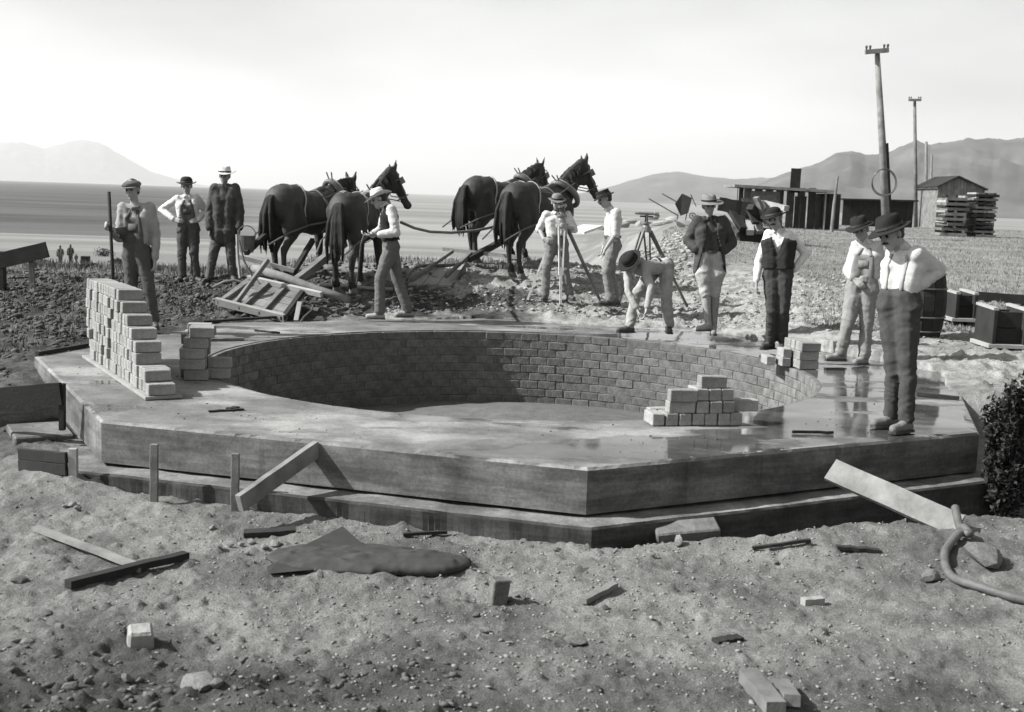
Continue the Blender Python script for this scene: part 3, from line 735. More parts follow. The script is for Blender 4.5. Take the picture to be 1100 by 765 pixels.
        me = b.remesh(.010, 2); c_ = coords(me); c_[:, 2] = np.maximum(c_[:, 2], g0); setco(me, c_); bo = link('boot', me, of.get('boots', leather), root)
        so_ = MB(); sd_ = Vector((td.y, -td.x, 0)); out = [(-.075, .03), (-.05, .042), (.05, .044), (.13, .047), (.175, .035), (.195, .0), (.175, -.035), (.13, -.047), (.05, -.044), (-.05, -.042), (-.075, -.03)]
        vs = [A + td * x * s + sd_ * y * s + Vector((0, 0, z)) for z in (-.004, .014) for x, y in out]; k_ = len(out)
        so_.add(vs, [tuple(range(k_)), tuple(range(k_, 2 * k_))[::-1]] + [(i, (i + 1) % k_, k_ + (i + 1) % k_, k_ + i) for i in range(k_)]); so_.build('sole', leather, bo)
    if of.get('bib'):
        wb = .78; grid = [[(a * (wb if t < .45 else wb - (t - .45) * .5), t, 1) for a in np.linspace(-1, 1, 13)] for t in np.linspace(.12, .80, 15)]
        sheet(patch(tr, fr, grid, .008), .006, of['bib'], 'bib', root)
        for sg in (-1, 1):
            strap(tr, fr, [(sg * (.45 - .05 * k), .76 + .05 * k, 1) for k in range(5)] , .035, of['bib'], root, .010, 'strap')
            strap(tr, fr, [(sg * (.30 - .06 * k), .98 - .12 * k, -1) for k in range(7)], .035, of['bib'], root, .008, 'strap')
        grid = [[(a * .8, t, 1) for a in np.linspace(-1, 1, 9)] for t in (.05, .14, .20)]
        k_ = MB(); pk = patch(tr, fr, [[(a, t, 1) for a in (-.33, 0, .33)] for t in (.48, .56, .66)], .016); sheet(pk, .005, of['bib'], 'bib_pocket', root)
    if of.get('susp'):
        for sg in (-1, 1):
            strap(tr, fr, [(sg * (.42 + .01 * k), .24 + .095 * k, 1) for k in range(9)], .03, of['susp'], root)
            strap(tr, fr, [(sg * (.50 - .055 * k), 1.0 - .08 * k, -1) for k in range(9)], .03, of['susp'], root)
    if of.get('belt'):
        b = MB(); n = 30; pts = []
        for i in range(n + 1):
            a = 2 * math.pi * i / n; dr = Rr * math.cos(a) + F * math.sin(a); o0 = pm + U * L * .25
            loc, nn, ix, dd_ = ttr.ray_cast(o0 + dr * .6, -dr, .7); pts.append((loc or o0 + dr * .12) + dr * .004)
        for z in (-.018, .018): b.v += [tuple(p + U * z) for p in pts]
        b.f = [(i, i + 1, n + 2 + i, n + 1 + i) for i in range(n)]
        me = b.mesh(); o = link('belt', me, leather, root); md = o.modifiers.new('t', 'SOLIDIFY'); md.thickness = .006; md.offset = 1
    if of.get('vest'):
        sj_l, sj_r = P['sl'], P['sr']
        def cf(a, t, f_, c):
            if f_ > .02 and t > .50 and abs(a) < (t - .50) * 1.0: return False
            if t > .98 and abs(a) < .35: return False
            for q in 'lr':
                sj = P['s' + q]; 
                if (c - sj).length < .095: return False
            return t > .16 and t < 1.12
        garment('waistcoat', .024, of['vest'], 0, 0, True, cf, .006, .006, .013)
    if of.get('jacket'):
        wv = of.get('jopen', .30)
        def cf(a, t, f_, c):
            if f_ > -.02 and abs(a) < (wv + max(0, .7 - t) * of.get('jflare', .45)) * (1 if t < .95 else 1.3) and t < 1.02: return False
            if t > 1.02 and abs(a) < .25 and f_ > -.03: return False
            return (c - nk).length > .07
        garment('jacket', .018, of['jacket'], 1.9, -.006, True, cf if wv > 0 else (lambda a, t, f_, c: (c - nk).length > .065), .014, .010, .014, of.get('jtail', .16))
        if wv <= 0:
            jo, jt = None, tr
    if of.get('scarf'):
        b = MB(); pts = [nk - U * .01 + (Rr * math.cos(a) + F * math.sin(a)) * .074 - U * .025 * math.sin(a) for a in np.linspace(0, 2 * math.pi, 20)]
        b.tube(pts, .018, 8, False); b.cap(nk + F * .085 - U * .04, .02, nk + F * .10 - U * .10, .012); me = b.remesh(.009, 2); wrinkle(me, .006, seed, U); link('neckerchief', me, of['scarf'], root)
    elif of.get('collar', True):
        b = MB()
        for sg in (-1, 1):
            q0 = nk + U * .012 + F * .045 + Rr * sg * .012; q1 = nk + U * .015 + Rr * sg * .068; q2 = nk - U * .030 + F * .090 + Rr * sg * .045
            q3 = nk - U * .025 + Rr * sg * .085; i0 = len(b.v); b.v += [tuple(x) for x in (q0, q1, q3, q2)]; b.f.append((i0, i0 + 1, i0 + 2, i0 + 3))
        o = b.build('collar', of['shirt'][0], root); md = o.modifiers.new('t', 'SOLIDIFY'); md.thickness = .006
    return root, P, (pm, U, Rr, F, L)

PEOPLE = []
def pit_z(p): return p
# cap and overalls, holding an upright pole, behind the tall brick stack
man_cap, Pa, _ = person('man in flat cap and bib overalls gripping a pole behind the tall brick stack',
    dict(h=(142, 204), n=(145.5, 220), sl=(131, 223), sr=(162, 223.5), el=(128, 256, -.05), hl=(119.5, 247, -.34), er=(168, 252), hr=(166.5, 279, -.05),
         pl=(138, 273), pr=(157, 273), kl=(141, 310, -.03), kr=(160, 310, -.05), al=(144, 345), ar=(166, 345), tl=(141, 352, -.15), tr=(168, 352, -.15)), 14.15, (-.15, -1, -.08),
    outfit=dict(hat=('cap', tweed), shirt=(pale, 1.98), trousers=denim, bib=denim, scarf=mfelt, handl=dict(d=(-.35, -.5, .3), n=(1, .1, 0), curl=1.1), handr=dict(d=(0, -.1, -1), n=(-1, 0, 0), curl=.5)), seed=1)
man_hips, _, _ = person('man in dark felt hat and pale shirt with hands on hips, second from left',
    dict(h=(200.5, 200), n=(201, 210), sl=(190, 213.5), sr=(212.5, 213), el=(173.5, 225, .05), hl=(187.5, 236.5, -.12), er=(221, 227, .12), hr=(213, 237, -.06),
         pl=(195.5, 246), pr=(209, 246), kl=(195.5, 272, -.03), kr=(208.5, 272, -.03), al=(196, 297), ar=(211, 297), tl=(192, 303, -.12), tr=(216, 303, -.12)), 18.9, (.15, -1, -.15),
    outfit=dict(hat=('derby', felt), hattilt=.12, shirt=(white, 1.98), trousers=denim, bib=denim, handl=dict(d=(1, -.3, -.1), n=(0, 1, -.2), curl=.6), handr=dict(d=(-1, -.5, -.1), n=(0, 1, -.2), curl=.6, thumb=-1)), vox=.0105, seed=2)
man_tall, _, _ = person('tall man in pale hat and dark work jacket standing next to the horses',
    dict(h=(241.5, 189), n=(241, 199), sl=(230.5, 203), sr=(253, 203), el=(225.5, 227), hl=(225.5, 247, -.08), er=(258, 227), hr=(257, 247, -.08),
         pl=(234, 249), pr=(248, 249), kl=(229, 274, -.03), kr=(248, 274, -.03), al=(225, 298), ar=(250, 296), tl=(220, 304, -.12), tr=(252, 303, -.15)), 18.7, (0, -1, -.05),
    outfit=dict(hat=('western', pfelt), shirt=(denim, 1.9), trousers=denim, jacket=jack, jopen=0, jtail=.10, collar=True, handl=dict(d=(0, -.1, -1), n=(1, 0, 0), curl=.5, thumb=-1), handr=dict(d=(0, -.1, -1), n=(-1, 0, 0), curl=.5)), vox=.0105, seed=3)
man_driver, Pd, _ = person('man in pale hat and white sleeves stepping along the slab edge holding reins',
    dict(h=(407, 214, 0), n=(414.5, 220, 0), sl=(414.5, 224.5, .17), sr=(420.5, 225.5, -.17), el=(410, 247, .27), hl=(398, 253, .12), er=(425.5, 250, -.24), hr=(405, 252.5, -.22),
         pl=(418, 264, .07), pr=(423, 265, -.07), kl=(427, 301, .08), kr=(408, 301, -.12), al=(439, 334, .1), ar=(408, 336, -.12), tl=(428, 342, .05), tr=(392, 343, -.15)), 16.35, (-1, -.25, -.38), (-1, -.15, 0),
    outfit=dict(hat=('western', pfelt), hattilt=-.05, shirt=(white, 1.9, .006), trousers=mdenim, vest=darkc, tg=.018, boots=pale_leather, handl=dict(d=(-1, -.1, .05), n=(0, 0, 1), curl=.9), handr=dict(d=(-1, -.1, .05), n=(0, .3, 1), curl=.9, thumb=-1)), seed=4)
man_survey, Pe, _ = person('bearded surveyor in round brimmed cap standing behind the theodolite tripod',
    dict(h=(598.5, 217.5), n=(598.5, 227.5), sl=(586.5, 231), sr=(610.5, 231.5), el=(579.5, 246, .05), hl=(584, 257, -.14), er=(616.5, 246, -.04), hr=(608.5, 243.5, -.32),
         pl=(591, 262), pr=(605, 262), kl=(586.5, 289, -.05), kr=(607, 289, -.05), al=(586, 316), ar=(612, 316), tl=(584, 322, -.12), tr=(615, 322, -.12)), 18.0, (.1, -1, -.18),
    outfit=dict(hat=('derby', tweed), hats=.92, beard=True, shirt=(white, 1.0, .008), trousers=pdenim, belt=True, breeches=False, handl=dict(d=(.9, -.4, -.3), n=(0, 1, 0), curl=.6), handr=dict(d=(-.4, -.8, .2), n=(-.6, 0, 0), curl=.8)), vox=.0105, seed=5)
man_look, _, _ = person('man in flat topped dark hat and rolled sleeves looking down beside the tripod',
    dict(h=(649.5, 213.5), n=(655.5, 223.5), sl=(656, 228, .16), sr=(662, 229, -.16), el=(655, 250, .2), hl=(648, 266, .06), er=(661.5, 251.5, -.2), hr=(649.5, 269, -.22),
         pl=(656, 263, .07), pr=(660, 263, -.07), kl=(656, 292, .08), kr=(651.5, 292, -.10), al=(661, 321, .08), ar=(656, 322, -.10), tl=(652, 328, .05), tr=(646, 329, -.12)), 17.6, (-1, -.3, -.42), (-1, -.3, 0),
    outfit=dict(hat=('flat', felt), hats=.95, shirt=(white, 1.0, .012), trousers=pdenim, belt=True, moustache=True, handl=dict(d=(-.3, 0, -1), n=(-1, 0, 0), curl=.4), handr=dict(d=(-.3, 0, -1), n=(-1, 0, 0), curl=.4, thumb=-1)), vox=.0105, seed=6)
man_bend, Pg, _ = person('man in dark hat bending over with both hands reaching to the slab edge',
    dict(h=(678, 282, -.12), n=(685, 281, -.02), sl=(674.5, 289, -.02), sr=(693, 287.5, -.10), el=(674.5, 313, -.14), hl=(685, 333, -.24), er=(699.5, 309.5, -.22), hr=(694.5, 333, -.28),
         pl=(706.5, 285.5, .28), pr=(714.5, 285.5, .20), kl=(683, 318, .06), kr=(716, 321, .02), al=(676.5, 350, -.02), ar=(718.5, 350, .05), tl=(663, 358, -.1), tr=(720, 360, -.14)), 15.3, (-.55, -.5, -.85), (-.35, -.35, -1),
    outfit=dict(hat=('derby', felt), shirt=(pale, 1.9), trousers=khaki, belt=True, boot=.62, handl=dict(d=(.25, -.1, -1), n=(1, 0, 0), curl=.7), handr=dict(d=(-.25, -.1, -1), n=(-1, 0, 0), curl=.7, thumb=-1)), seed=7)
man_jacket, _, _ = person('man in wide brimmed hat with open dark jacket, pale breeches and high boots',
    dict(h=(761.5, 221), n=(762, 233), sl=(749, 238.5), sr=(776.5, 238.5), el=(739.5, 258, .06), hl=(748.5, 269, -.06), er=(786, 261, .08), hr=(775, 271, -.02),
         pl=(755, 281), pr=(770, 281), kl=(757.5, 313, -.06), kr=(768.5, 313, -.02), al=(761, 348, -.1), ar=(766.5, 352, -.05), tl=(749, 356, -.2), tr=(766.5, 362, -.3)), 15.35, (.1, -1, -.08),
    outfit=dict(hat=('wide', mfelt), shirt=(darkt, 1.9), trousers=khaki, tg=.014, breeches=True, boot=.10, boots=pale_leather, jacket=jack, jopen=.42, jflare=.75, jtail=.10, belt=True, handl=dict(d=(.7, -.2, -.6), n=(0, 1, 0), curl=.5), handr=dict(d=(-.7, -.2, -.6), n=(0, 1, 0), curl=.5, thumb=-1)), seed=8)
man_vest, _, _ = person('man in derby hat and dark waistcoat, hand on hip, by a small brick stack',
    dict(h=(832, 236), n=(836.5, 247), sl=(825.5, 252.5, .04), sr=(848, 253, -.04), el=(815, 281, .08), hl=(812.5, 303, -.02), er=(866, 272.5, .06), hr=(852, 291, -.04),
         pl=(827.5, 295), pr=(844.5, 295), kl=(829, 334, -.04), kr=(841.5, 334, -.04), al=(828, 367, .1), ar=(841, 368, .1), tl=(812, 374, -.1), tr=(836, 376, -.2)), 14.2, (-.55, -1, -.12), (-.35, -1, 0),
    outfit=dict(hat=('derby', felt), moustache=True, shirt=(white, 1.95), trousers=darkt, vest=darkc, handl=dict(d=(0, -.1, -1), n=(1, 0, 0), curl=.5, thumb=-1), handr=dict(d=(-1, -.3, -.2), n=(0, 1, -.1), curl=.5, thumb=-1)), seed=9)
man_overalls, _, _ = person('man in pale faded overalls and dark hat behind the man at the slab corner',
    dict(h=(924.5, 247), n=(930, 258), sl=(919, 264, .06), sr=(943, 265, -.06), el=(911, 291, .12), hl=(918, 300, -.08), er=(949.5, 289.5, .02), hr=(938, 299, -.10),
         pl=(918, 309), pr=(934.5, 309), kl=(910, 349, -.04), kr=(931, 349, -.02), al=(903, 379), ar=(928, 383, -.04), tl=(886, 386, -.06), tr=(919, 391, -.14)), 13.35, (-.5, -1, -.25), (-.45, -1, 0),
    outfit=dict(hat=('fedora', felt), shirt=(white, 1.9), trousers=pdenim, bib=pdenim, tg=.017, boots=pale_leather, handl=dict(d=(.5, -.6, -.5), n=(0, 1, 0), curl=.6), handr=dict(d=(-1, -.3, -.1), n=(0, 1, 0), curl=.6, thumb=-1)), seed=10)
man_front, Pk, _ = person('man in white shirt and suspenders, hands on hips, nearest on the slab corner',
    dict(h=(957.5, 251.5, -.02), n=(969, 264, 0), sl=(959.5, 274, .14), sr=(985, 274, -.12), el=(953, 301, .30), hl=(962, 318, .12), er=(1008, 290, -.02), hr=(987, 308, -.08),
         pl=(957.5, 326, .04), pr=(975, 326, -.04), kl=(960, 399, .04), kr=(975, 398, -.08), al=(958, 447, .10), ar=(974, 452, -.10), tl=(938, 455, .04), tr=(956, 464, -.22)), 9.42, (-1, -.55, -.42), (-.8, -.65, 0),
    outfit=dict(hat=('fedora', felt), shirt=(white, 1.9, .010), trousers=darkt, susp=pale, tg=.012, moustache=True, boots=mat('scuffed_leather', .12, var=.3, scale=14, bump=.3), fat=.002, handl=dict(d=(.4, -.5, -.4), n=(0, 1, 0), curl=.6), handr=dict(d=(-.8, .25, -.6), n=(-.3, 1, 0), curl=.55, thumb=-1)), vox=.0085, seed=11)

# ---------------------------------------------------------------- horses
coat = mat('dark_horse_coat', .030, var=.45, scale=3, bump=.15, bscale=70, rough=.66, spec=.3)
coat2 = mat('bay_horse_coat', .042, var=.4, scale=3, bump=.15, bscale=70, rough=.66, spec=.3)
hoofm = mat('hoof_horn', .10, var=.3, scale=12); manem = mat('mane_hair', .014, var=.4, scale=30, bump=.6, bscale=60, stretch=(1, 1, .15))
harn = mat('harness_leather', .10, var=.3, scale=16, bump=.2, rough=.5); harnp = mat('pale_harness_strap', .34, var=.2, scale=16)
def horse(label, pos, yaw, coatm, s=1.0, head=(.9, 0, 1.98), muz=(1.28, 0, 1.62), legs=None, seed=0, harness=True, group='draft horses standing in two teams'):
    """a draft horse facing local +x; head = poll, muz = muzzle, legs = fore-aft offsets of the four hooves (hind left, hind right, fore left, fore right)"""
    root = thing('horse', label, 'horse', pos, yaw, group)
    legs = legs or (0, 0, 0, 0)
    T = root.matrix_basis @ Matrix.Scale(s, 4)
    def X(v_): return T @ Vector(v_)
    b = MB()
    def E_(c, r_, n=18): b.ell(c, r_, None, n)
    def C_(p, r0, q, r1): b.cap(p, r0, q, r1, 14)
    E_((-.62, 0, 1.22), (.34, .285, .33)); E_((-.50, .10, 1.30), (.30, .19, .25)); E_((-.50, -.10, 1.30), (.30, .19, .25))
    E_((-.22, 0, 1.17), (.45, .275, .305)); E_((.08, 0, 1.10), (.50, .30, .35)); E_((.42, 0, 1.14), (.38, .265, .36)); E_((.66, 0, 1.10), (.22, .21, .28))
    E_((.42, 0, 1.40), (.30, .11, .13)); E_((.55, .10, 1.08), (.22, .15, .30)); E_((.55, -.10, 1.08), (.22, .15, .30))
    hd, mz = Vector(head), Vector(muz)
    nb = Vector((.60, 0, 1.30)); mid = nb.lerp(hd, .5) + Vector((-.03, 0, .03))
    for k in range(8):
        t = k / 7; p = (nb.lerp(mid, t)).lerp(mid.lerp(hd, t), t)
        ax = (hd - nb).normalized(); rz = .265 * (1 - t) + .145 * t; ry = .175 * (1 - t) + .098 * t
        q = Vector((1, 0, 0)).rotation_difference(Vector((ax.x, ax.y, ax.z))).to_matrix()
        b.ell(p, (.13, ry, rz), q, 16)
    d = (mz - hd).normalized(); q = Vector((1, 0, 0)).rotation_difference(d).to_matrix(); LN = (mz - hd).length
    upd = q @ Vector((0, 0, 1)); sdv = q @ Vector((0, 1, 0))
    b.ell(hd + d * .10, (.15, .095, .13), q); b.cap(hd + d * .10, .105, hd + d * LN * .6 + upd * .02, .078, 14); b.cap(hd + d * LN * .55 + upd * .015, .078, mz - d * .05, .070, 14)
    b.ell(hd + d * .17 - upd * .09, (.15, .078, .125), q); b.ell(mz - d * .02, (.075, .072, .075), q); b.cap(mz - d * .04 - upd * .05, .03, mz - d * .12 - upd * .065, .035, 10)
    for sg in (-1, 1):
        e0 = hd - d * .03 + sdv * sg * .055 + upd * .09; eu = (Vector((0, 0, 1)) * .9 - d * .12 + sdv * sg * .25).normalized()
        b.cap(e0, .030, e0 + eu * .08, .033, 10); b.cap(e0 + eu * .08, .033, e0 + eu * .17, .010, 10)
        b.ell(hd + d * .17 + sdv * sg * .085 + upd * .05, (.035, .02, .028), q, 10)
    hoof = []
    for i, (hx, sy) in enumerate(((-.62, 1), (-.62, -1), (.50, 1), (.50, -1))):
        o = legs[i]; y = sy * (.155 if i < 2 else .145)
        if i < 2:
            C_((-.60, y * .8, 1.20), .21, (-.42 + o * .3, y, .92), .155); C_((-.66, y * .85, 1.10), .17, (-.62 + o * .4, y, .82), .105)
            C_((-.42 + o * .3, y, .92), .15, (-.60 + o * .7, y, .66), .085); C_((-.60 + o * .7, y, .66), .080, (-.68 + o * .8, y, .52), .064)
            C_((-.70 + o * .8, y, .56), .055, (-.66 + o * .95, y, .19), .043); C_((-.66 + o * .95, y, .19), .052, (-.60 + o, y, .09), .052); hoof.append(Vector((-.585 + o, y, .0)))
        else:
            C_((.55, y, 1.10), .15, (.44 + o * .2, y, .86), .105); C_((.44 + o * .2, y, .86), .095, (.49 + o * .6, y, .52), .062)
            C_((.49 + o * .6, y, .53), .064, (.49 + o * .65, y, .46), .056); C_((.49 + o * .65, y, .46), .048, (.49 + o * .95, y, .18), .042); C_((.49 + o * .95, y, .18), .052, (.54 + o, y, .09), .052); hoof.append(Vector((.555 + o, y, .0)))
    me = b.remesh(.020, 5, .5)
    displace(me, lambda c, n_: fbm(c * 4, 3, seed) * .012)
    me.transform(T); body = link('body', me, coatm, root); tr = bvh_local = None
    for h_ in hoof:
        m_ = MB(); n = 12; rg = [(.078, 0), (.072, .03), (.056, .085), (.045, .10)]
        for r_, z in rg:
            for k in range(n): a = 2 * math.pi * k / n; m_.v.append(tuple(X(h_ + Vector((r_ * 1.1 * math.cos(a) - z * .35 + .02, r_ * math.sin(a), z)))))
        for j in range(3):
            for k in range(n): m_.f.append((j * n + k, j * n + (k + 1) % n, (j + 1) * n + (k + 1) % n, (j + 1) * n + k))
        m_.f += [tuple(range(n))[::-1], tuple(3 * n + k for k in range(n))]; m_.build('hoof', hoofm, root, smooth=True)
        m2 = MB(); m2.chain([(h_ + Vector((-.06, 0, .20)), .050), (h_ + Vector((-.03, 0, .12)), .066)]); me = m2.remesh(.014, 1); displace(me, lambda c, n_: fbm(c * np.array([30, 30, 8]), 2, 3) * .012); me.transform(T); link('feather', me, manem, root)
    # tail and mane of many locks
    rr = random.Random(seed + 50)
    m_ = MB()
    for k in range(26):
        a = rr.uniform(-1, 1); c_ = rr.uniform(-1, 1); x0 = Vector((-.90 + .03 * c_, a * .035, 1.36)); pts = [x0, x0 + Vector((-.07, a * .02, -.05)), x0 + Vector((-.13 + .03 * c_, a * .07, -.28)), x0 + Vector((-.12 + .07 * c_, a * .10, -.58)), x0 + Vector((-.08 + .09 * c_, a * .09, -.82 - rr.uniform(0, .12)))]
        m_.tube([X(p) for p in pts], [.025 * s, .03 * s, .030 * s, .026 * s, .004 * s], 6)
    me = m_.remesh(.012, 1); link('tail', me, manem, root)
    m_ = MB()
    for k in range(34):
        t = k / 33; p = nb.lerp(hd, t) + Vector((-.12 - .05 * (1 - t), 0, .17 - .07 * t)) if t < .97 else hd + upd * .1
        ax = (hd - nb).normalized(); nrm = Vector((0, 1, 0)).cross(ax); nrm = nrm if nrm.z > 0 else -nrm
        p = nb.lerp(hd, t) + Vector((-.03, 0, .03)) * math.sin(math.pi * t) + nrm * (.225 * (1 - t) + .115 * t)
        sg = rr.choice((-1, -1, 1)); pts = [p - nrm * .03, p + nrm * .02 + Vector((0, sg * .03, 0)), p + Vector((rr.uniform(-.04, .02), sg * (.10 + .03 * (1 - t)), -.07)), p + Vector((rr.uniform(-.06, .02), sg * (.14 + .05 * (1 - t)), -.19 - rr.uniform(0, .06)))]
        m_.tube([X(q_) for q_ in pts], [.016 * s, .022 * s, .02 * s, .004 * s], 5)
    for k in range(6): m_.tube([X(hd + upd * .11 + sdv * (k - 2.5) * .01), X(hd + upd * .14 + d * .05 + sdv * (k - 2.5) * .014), X(hd + upd * .10 + d * .16 + sdv * (k - 2.5) * .012)], [.014 * s, .014 * s, .003 * s], 5)
    me = m_.remesh(.013, 1); link('mane', me, manem, root)
    for sg in (-1, 1): MB().ell(X(hd + d * .17 + sdv * sg * .098 + upd * .052), (.018 * s,) * 3, None, 10).build('eye', hairm, root, smooth=True)
    if not harness: return root, X
    # straps wrapped on the coat
    bmw = bvh(body.data); inv = root.matrix_basis
    def ring(c, u, v_, wd, off=.010, n=40, a0=0, a1=2 * math.pi, th=.010, r=1.2, m=harn, name='strap', wr=None):
        c = Vector(c); u = Vector(u).normalized(); v_ = Vector(v_).normalized(); ax = u.cross(v_); rows = []
        for k in range(n + 1):
            a = a0 + (a1 - a0) * k / n; dr = u * math.cos(a) + v_ * math.sin(a); row = []
            for e in (-.5, .5):
                cc_ = c + ax * wd * e; w0 = root.matrix_basis @ ((cc_ + dr * r) * s); w1 = root.matrix_basis @ (cc_ * s)
                loc, nn, ix, dd_ = tree.ray_cast(w0, (w1 - w0).normalized(), (w1 - w0).length)
                row.append((loc if loc else w1 + (w0 - w1).normalized() * .1) + (w0 - w1).normalized() * off)
            rows.append(row)
        return sheet(rows, th, m, name, root)
    wm = body.data.copy(); wm.transform(inv); tree = bvh(wm); bpy.data.meshes.remove(wm)
    # collar: a thick padded ring round the base of the neck, with hames
    ax = (hd - nb).normalized(); nrm = Vector((0, 1, 0)).cross(ax); nrm = nrm if nrm.z > 0 else -nrm
    cc0 = nb + ax * .10 - nrm * .03; pts = []
    for k in range(29):
        a = 2 * math.pi * k / 28; pts.append(cc0 + nrm * math.cos(a) * .335 + Vector((0, 1, 0)) * math.sin(a) * (.20 + .02 * math.cos(a + 2.5)))
    b = MB(); b.tube([X(p) for p in pts], .046 * s, 10, False); me = b.remesh(.012, 2); link('collar', me, harn, root)
    for sg in (-1, 1):
        b = MB(); b.tube([X(cc0 + ax * .055 + nrm * math.cos(a) * .345 + Vector((0, 1, 0)) * math.sin(a) * sg * .215) for a in np.linspace(-.18, 2.9, 14)] , .016 * s, 6); hm_ = b.build('hame', harnp, root, smooth=True)
        b = MB(); b.tube([X(cc0 + ax * .05 + nrm * .34 + Vector((0, sg * .03, 0))), X(cc0 + ax * .06 + nrm * .47 + Vector((0, sg * .05, 0)))], .012 * s, 6); b.build('hame_horn', harn, hm_)
    ring((.15, 0, 1.15), (0, 1, 0), (0, 0, 1), .07, a0=0, a1=2 * math.pi, name='girth')
    ring((-.42, 0, 1.15), (0, 1, 0), (0, 0, 1), .035, a0=-.35, a1=math.pi + .35, name='back_strap', m=harnp)
    # trace chains run from the hames along both flanks to behind the hind legs
    for sg in (-1, 1):
        b = MB(); pts = [(.62, sg * .27, 1.02), (.15, sg * .33, .98), (-.4, sg * .34, .92), (-.85, sg * .30, .80), (-1.25, sg * .22, .62)]
        b.tube([X(p) for p in pts], .014 * s, 6); b.build('trace', harn, root)
    # spine strap laid on the back
    rows = []
    for k in range(18):
        x = .40 - 1.15 * k / 17; row = []
        for y in (-.018, .018):
            w0 = root.matrix_basis @ (Vector((x, y, 2.2)) * s); loc, nn, ix, dd_ = tree.ray_cast(w0, Vector((0, 0, -1)), 2.0); row.append((loc or w0) + Vector((0, 0, .008)))
        rows.append(row)
    sheet(rows, .008, harn, 'back_strap', root)
    # bridle: noseband, browband and cheek straps
    for t, rad in ((.72, .098), (.22, .145)):
        b = MB(); c0 = hd + d * LN * t; pts = [c0 + sdv * math.cos(a) * rad * .86 + upd * math.sin(a) * rad * 1.08 + d * .0 for a in np.linspace(0, 2 * math.pi, 17)]; b.tube([X(p) for p in pts], .010 * s, 5, False); b.build('bridle_band', harn, root)
    for sg in (-1, 1):
        b = MB(); b.tube([X(hd + sdv * sg * .07 + upd * .09), X(hd + d * .22 + sdv * sg * .108 + upd * .0), X(hd + d * LN * .72 + sdv * sg * .078)], .010 * s, 5); b.build('cheek_strap', harn, root)
        b = MB(); b.box(X(hd + d * .17 + sdv * sg * .118 + upd * .055), (.11 * s, .012, .10 * s), (inv.to_3x3() @ q)); b.build('blinker', harn, root, bevel=.003)
        b = MB(); b.tube([X(hd + d * LN * .78 + sdv * sg * .07 - upd * .03), X(nb.lerp(hd, .45) + Vector((.05, sg * .17, -.05))), X(cc0 + Vector((0, sg * .22, .2))), X((.1, sg * .29, 1.36)), X((-.5, sg * .26, 1.40))], .009 * s, 5); b.build('rein', harn, root)
    return root, X

# left team
def hpos(px, D): 
    r_ = ray(px, 300); x = r_.x * D / r_.y; return x, D
def place(px, D, dz=0): 
    x, y = hpos(px, D); return (x, y, float(terr(x, y, False)) + dz)
H1 = horse('dark horse farthest left, standing broadside with both ears pricked, in the left team', place(330, 18.6), R(62), coat2, .95, head=(1.10, .0, 1.56), muz=(1.38, .10, 1.16), legs=(.06, -.12, .02, .05), seed=1)
H2 = horse('dark horse of the left team with raised head turned right, behind the man holding reins', place(385, 18.2), R(78), coat, .95, head=(.97, -.18, 1.84), muz=(1.07, -.46, 1.34), legs=(.05, -.08, .0, .10), seed=2)
H3 = horse('far dark horse of the right team, its head hidden by its neighbour', place(535, 20.6), R(48), coat, .92, head=(1.0, -.02, 1.72), muz=(1.30, .02, 1.30), legs=(.10, -.14, 0, .05), seed=3)
H4 = horse('near dark horse of the right team, long tail towards the camera and head held high', place(577, 19.3), R(55), coat, .96, head=(.98, -.16, 1.84), muz=(1.16, -.38, 1.34), legs=(.08, -.10, .0, .06), seed=4)

# ---------------------------------------------------------------- props
wood = mat('weathered_wood', .13, var=.42, scale=3.5, bump=.5, bscale=30, stretch=(1, 1, 1), bdist=.006)
dwood = mat('dark_wet_wood', .018, var=.4, scale=4, bump=.5, bscale=30, bdist=.006)
pwood = mat('pale_new_wood', .24, var=.22, scale=4, bump=.4, bscale=30, bdist=.005)
metal = mat('dark_metal', .06, var=.4, scale=12, bump=.2, rough=.45, spec=.6)
brass = mat('dull_brass', .16, var=.3, scale=20, bump=.1, rough=.35, spec=.7)
stone_m = mat('field_stone', .13, var=.35, scale=7, bump=.6, bscale=25)
clod_m = mat('soil_clods', .07, var=.4, scale=7, bump=.7, bscale=30)
pale_stone = mat('pale_rubble', .22, var=.3, scale=7, bump=.6, bscale=25); limed = mat('bleached_wood', .45, var=.2, scale=5)
def single(name, label, cat, m, fn, group=None, smooth=False, bevel=0, parent=None):
    b = MB(); fn(b); o = b.build(name, m, parent, smooth, bevel)
    if not parent: tag(o, label, cat, group)
    return o
def g3(px, py, dz=0):
    p = hit(px, py); p.z = gz(p.x, p.y) + dz if octd(p.x, p.y) > 0 else dz; return p
# --- brick stacks
pbrick = mat('loose_brick', .20, var=.35, scale=9, bump=.45, bscale=55, dark=.16)
bm_a = [brick_mesh(.215, .098, .094, 200 + k) for k in range(5)]
for q in bm_a: q.materials[0] = pbrick
def place_brick(parent, p, ang, jit=.004):
    o = bpy.data.objects.new('brick', random.choice(bm_a)); COL.objects.link(o); o.parent = parent
    q = Vector(p) - parent.location; o.location = q + Vector((random.uniform(-jit, jit), random.uniform(-jit, jit), 0)); o.rotation_euler.z = ang + random.uniform(-.03, .03); return o
A0 = at(158, 430); B0 = at(91, 385); uu = (B0 - A0).normalized(); LL = (B0 - A0).length; vv = Vector((-uu.y, uu.x, 0)); vv = vv if vv.x > 0 else -vv; angv = math.atan2(vv.y, vv.x)
st = thing('brick_stack', 'tall stepped stack of bricks on a plank, at the left of the slab', 'brick stack', tuple(A0), 0, 'brick stacks on the slab')
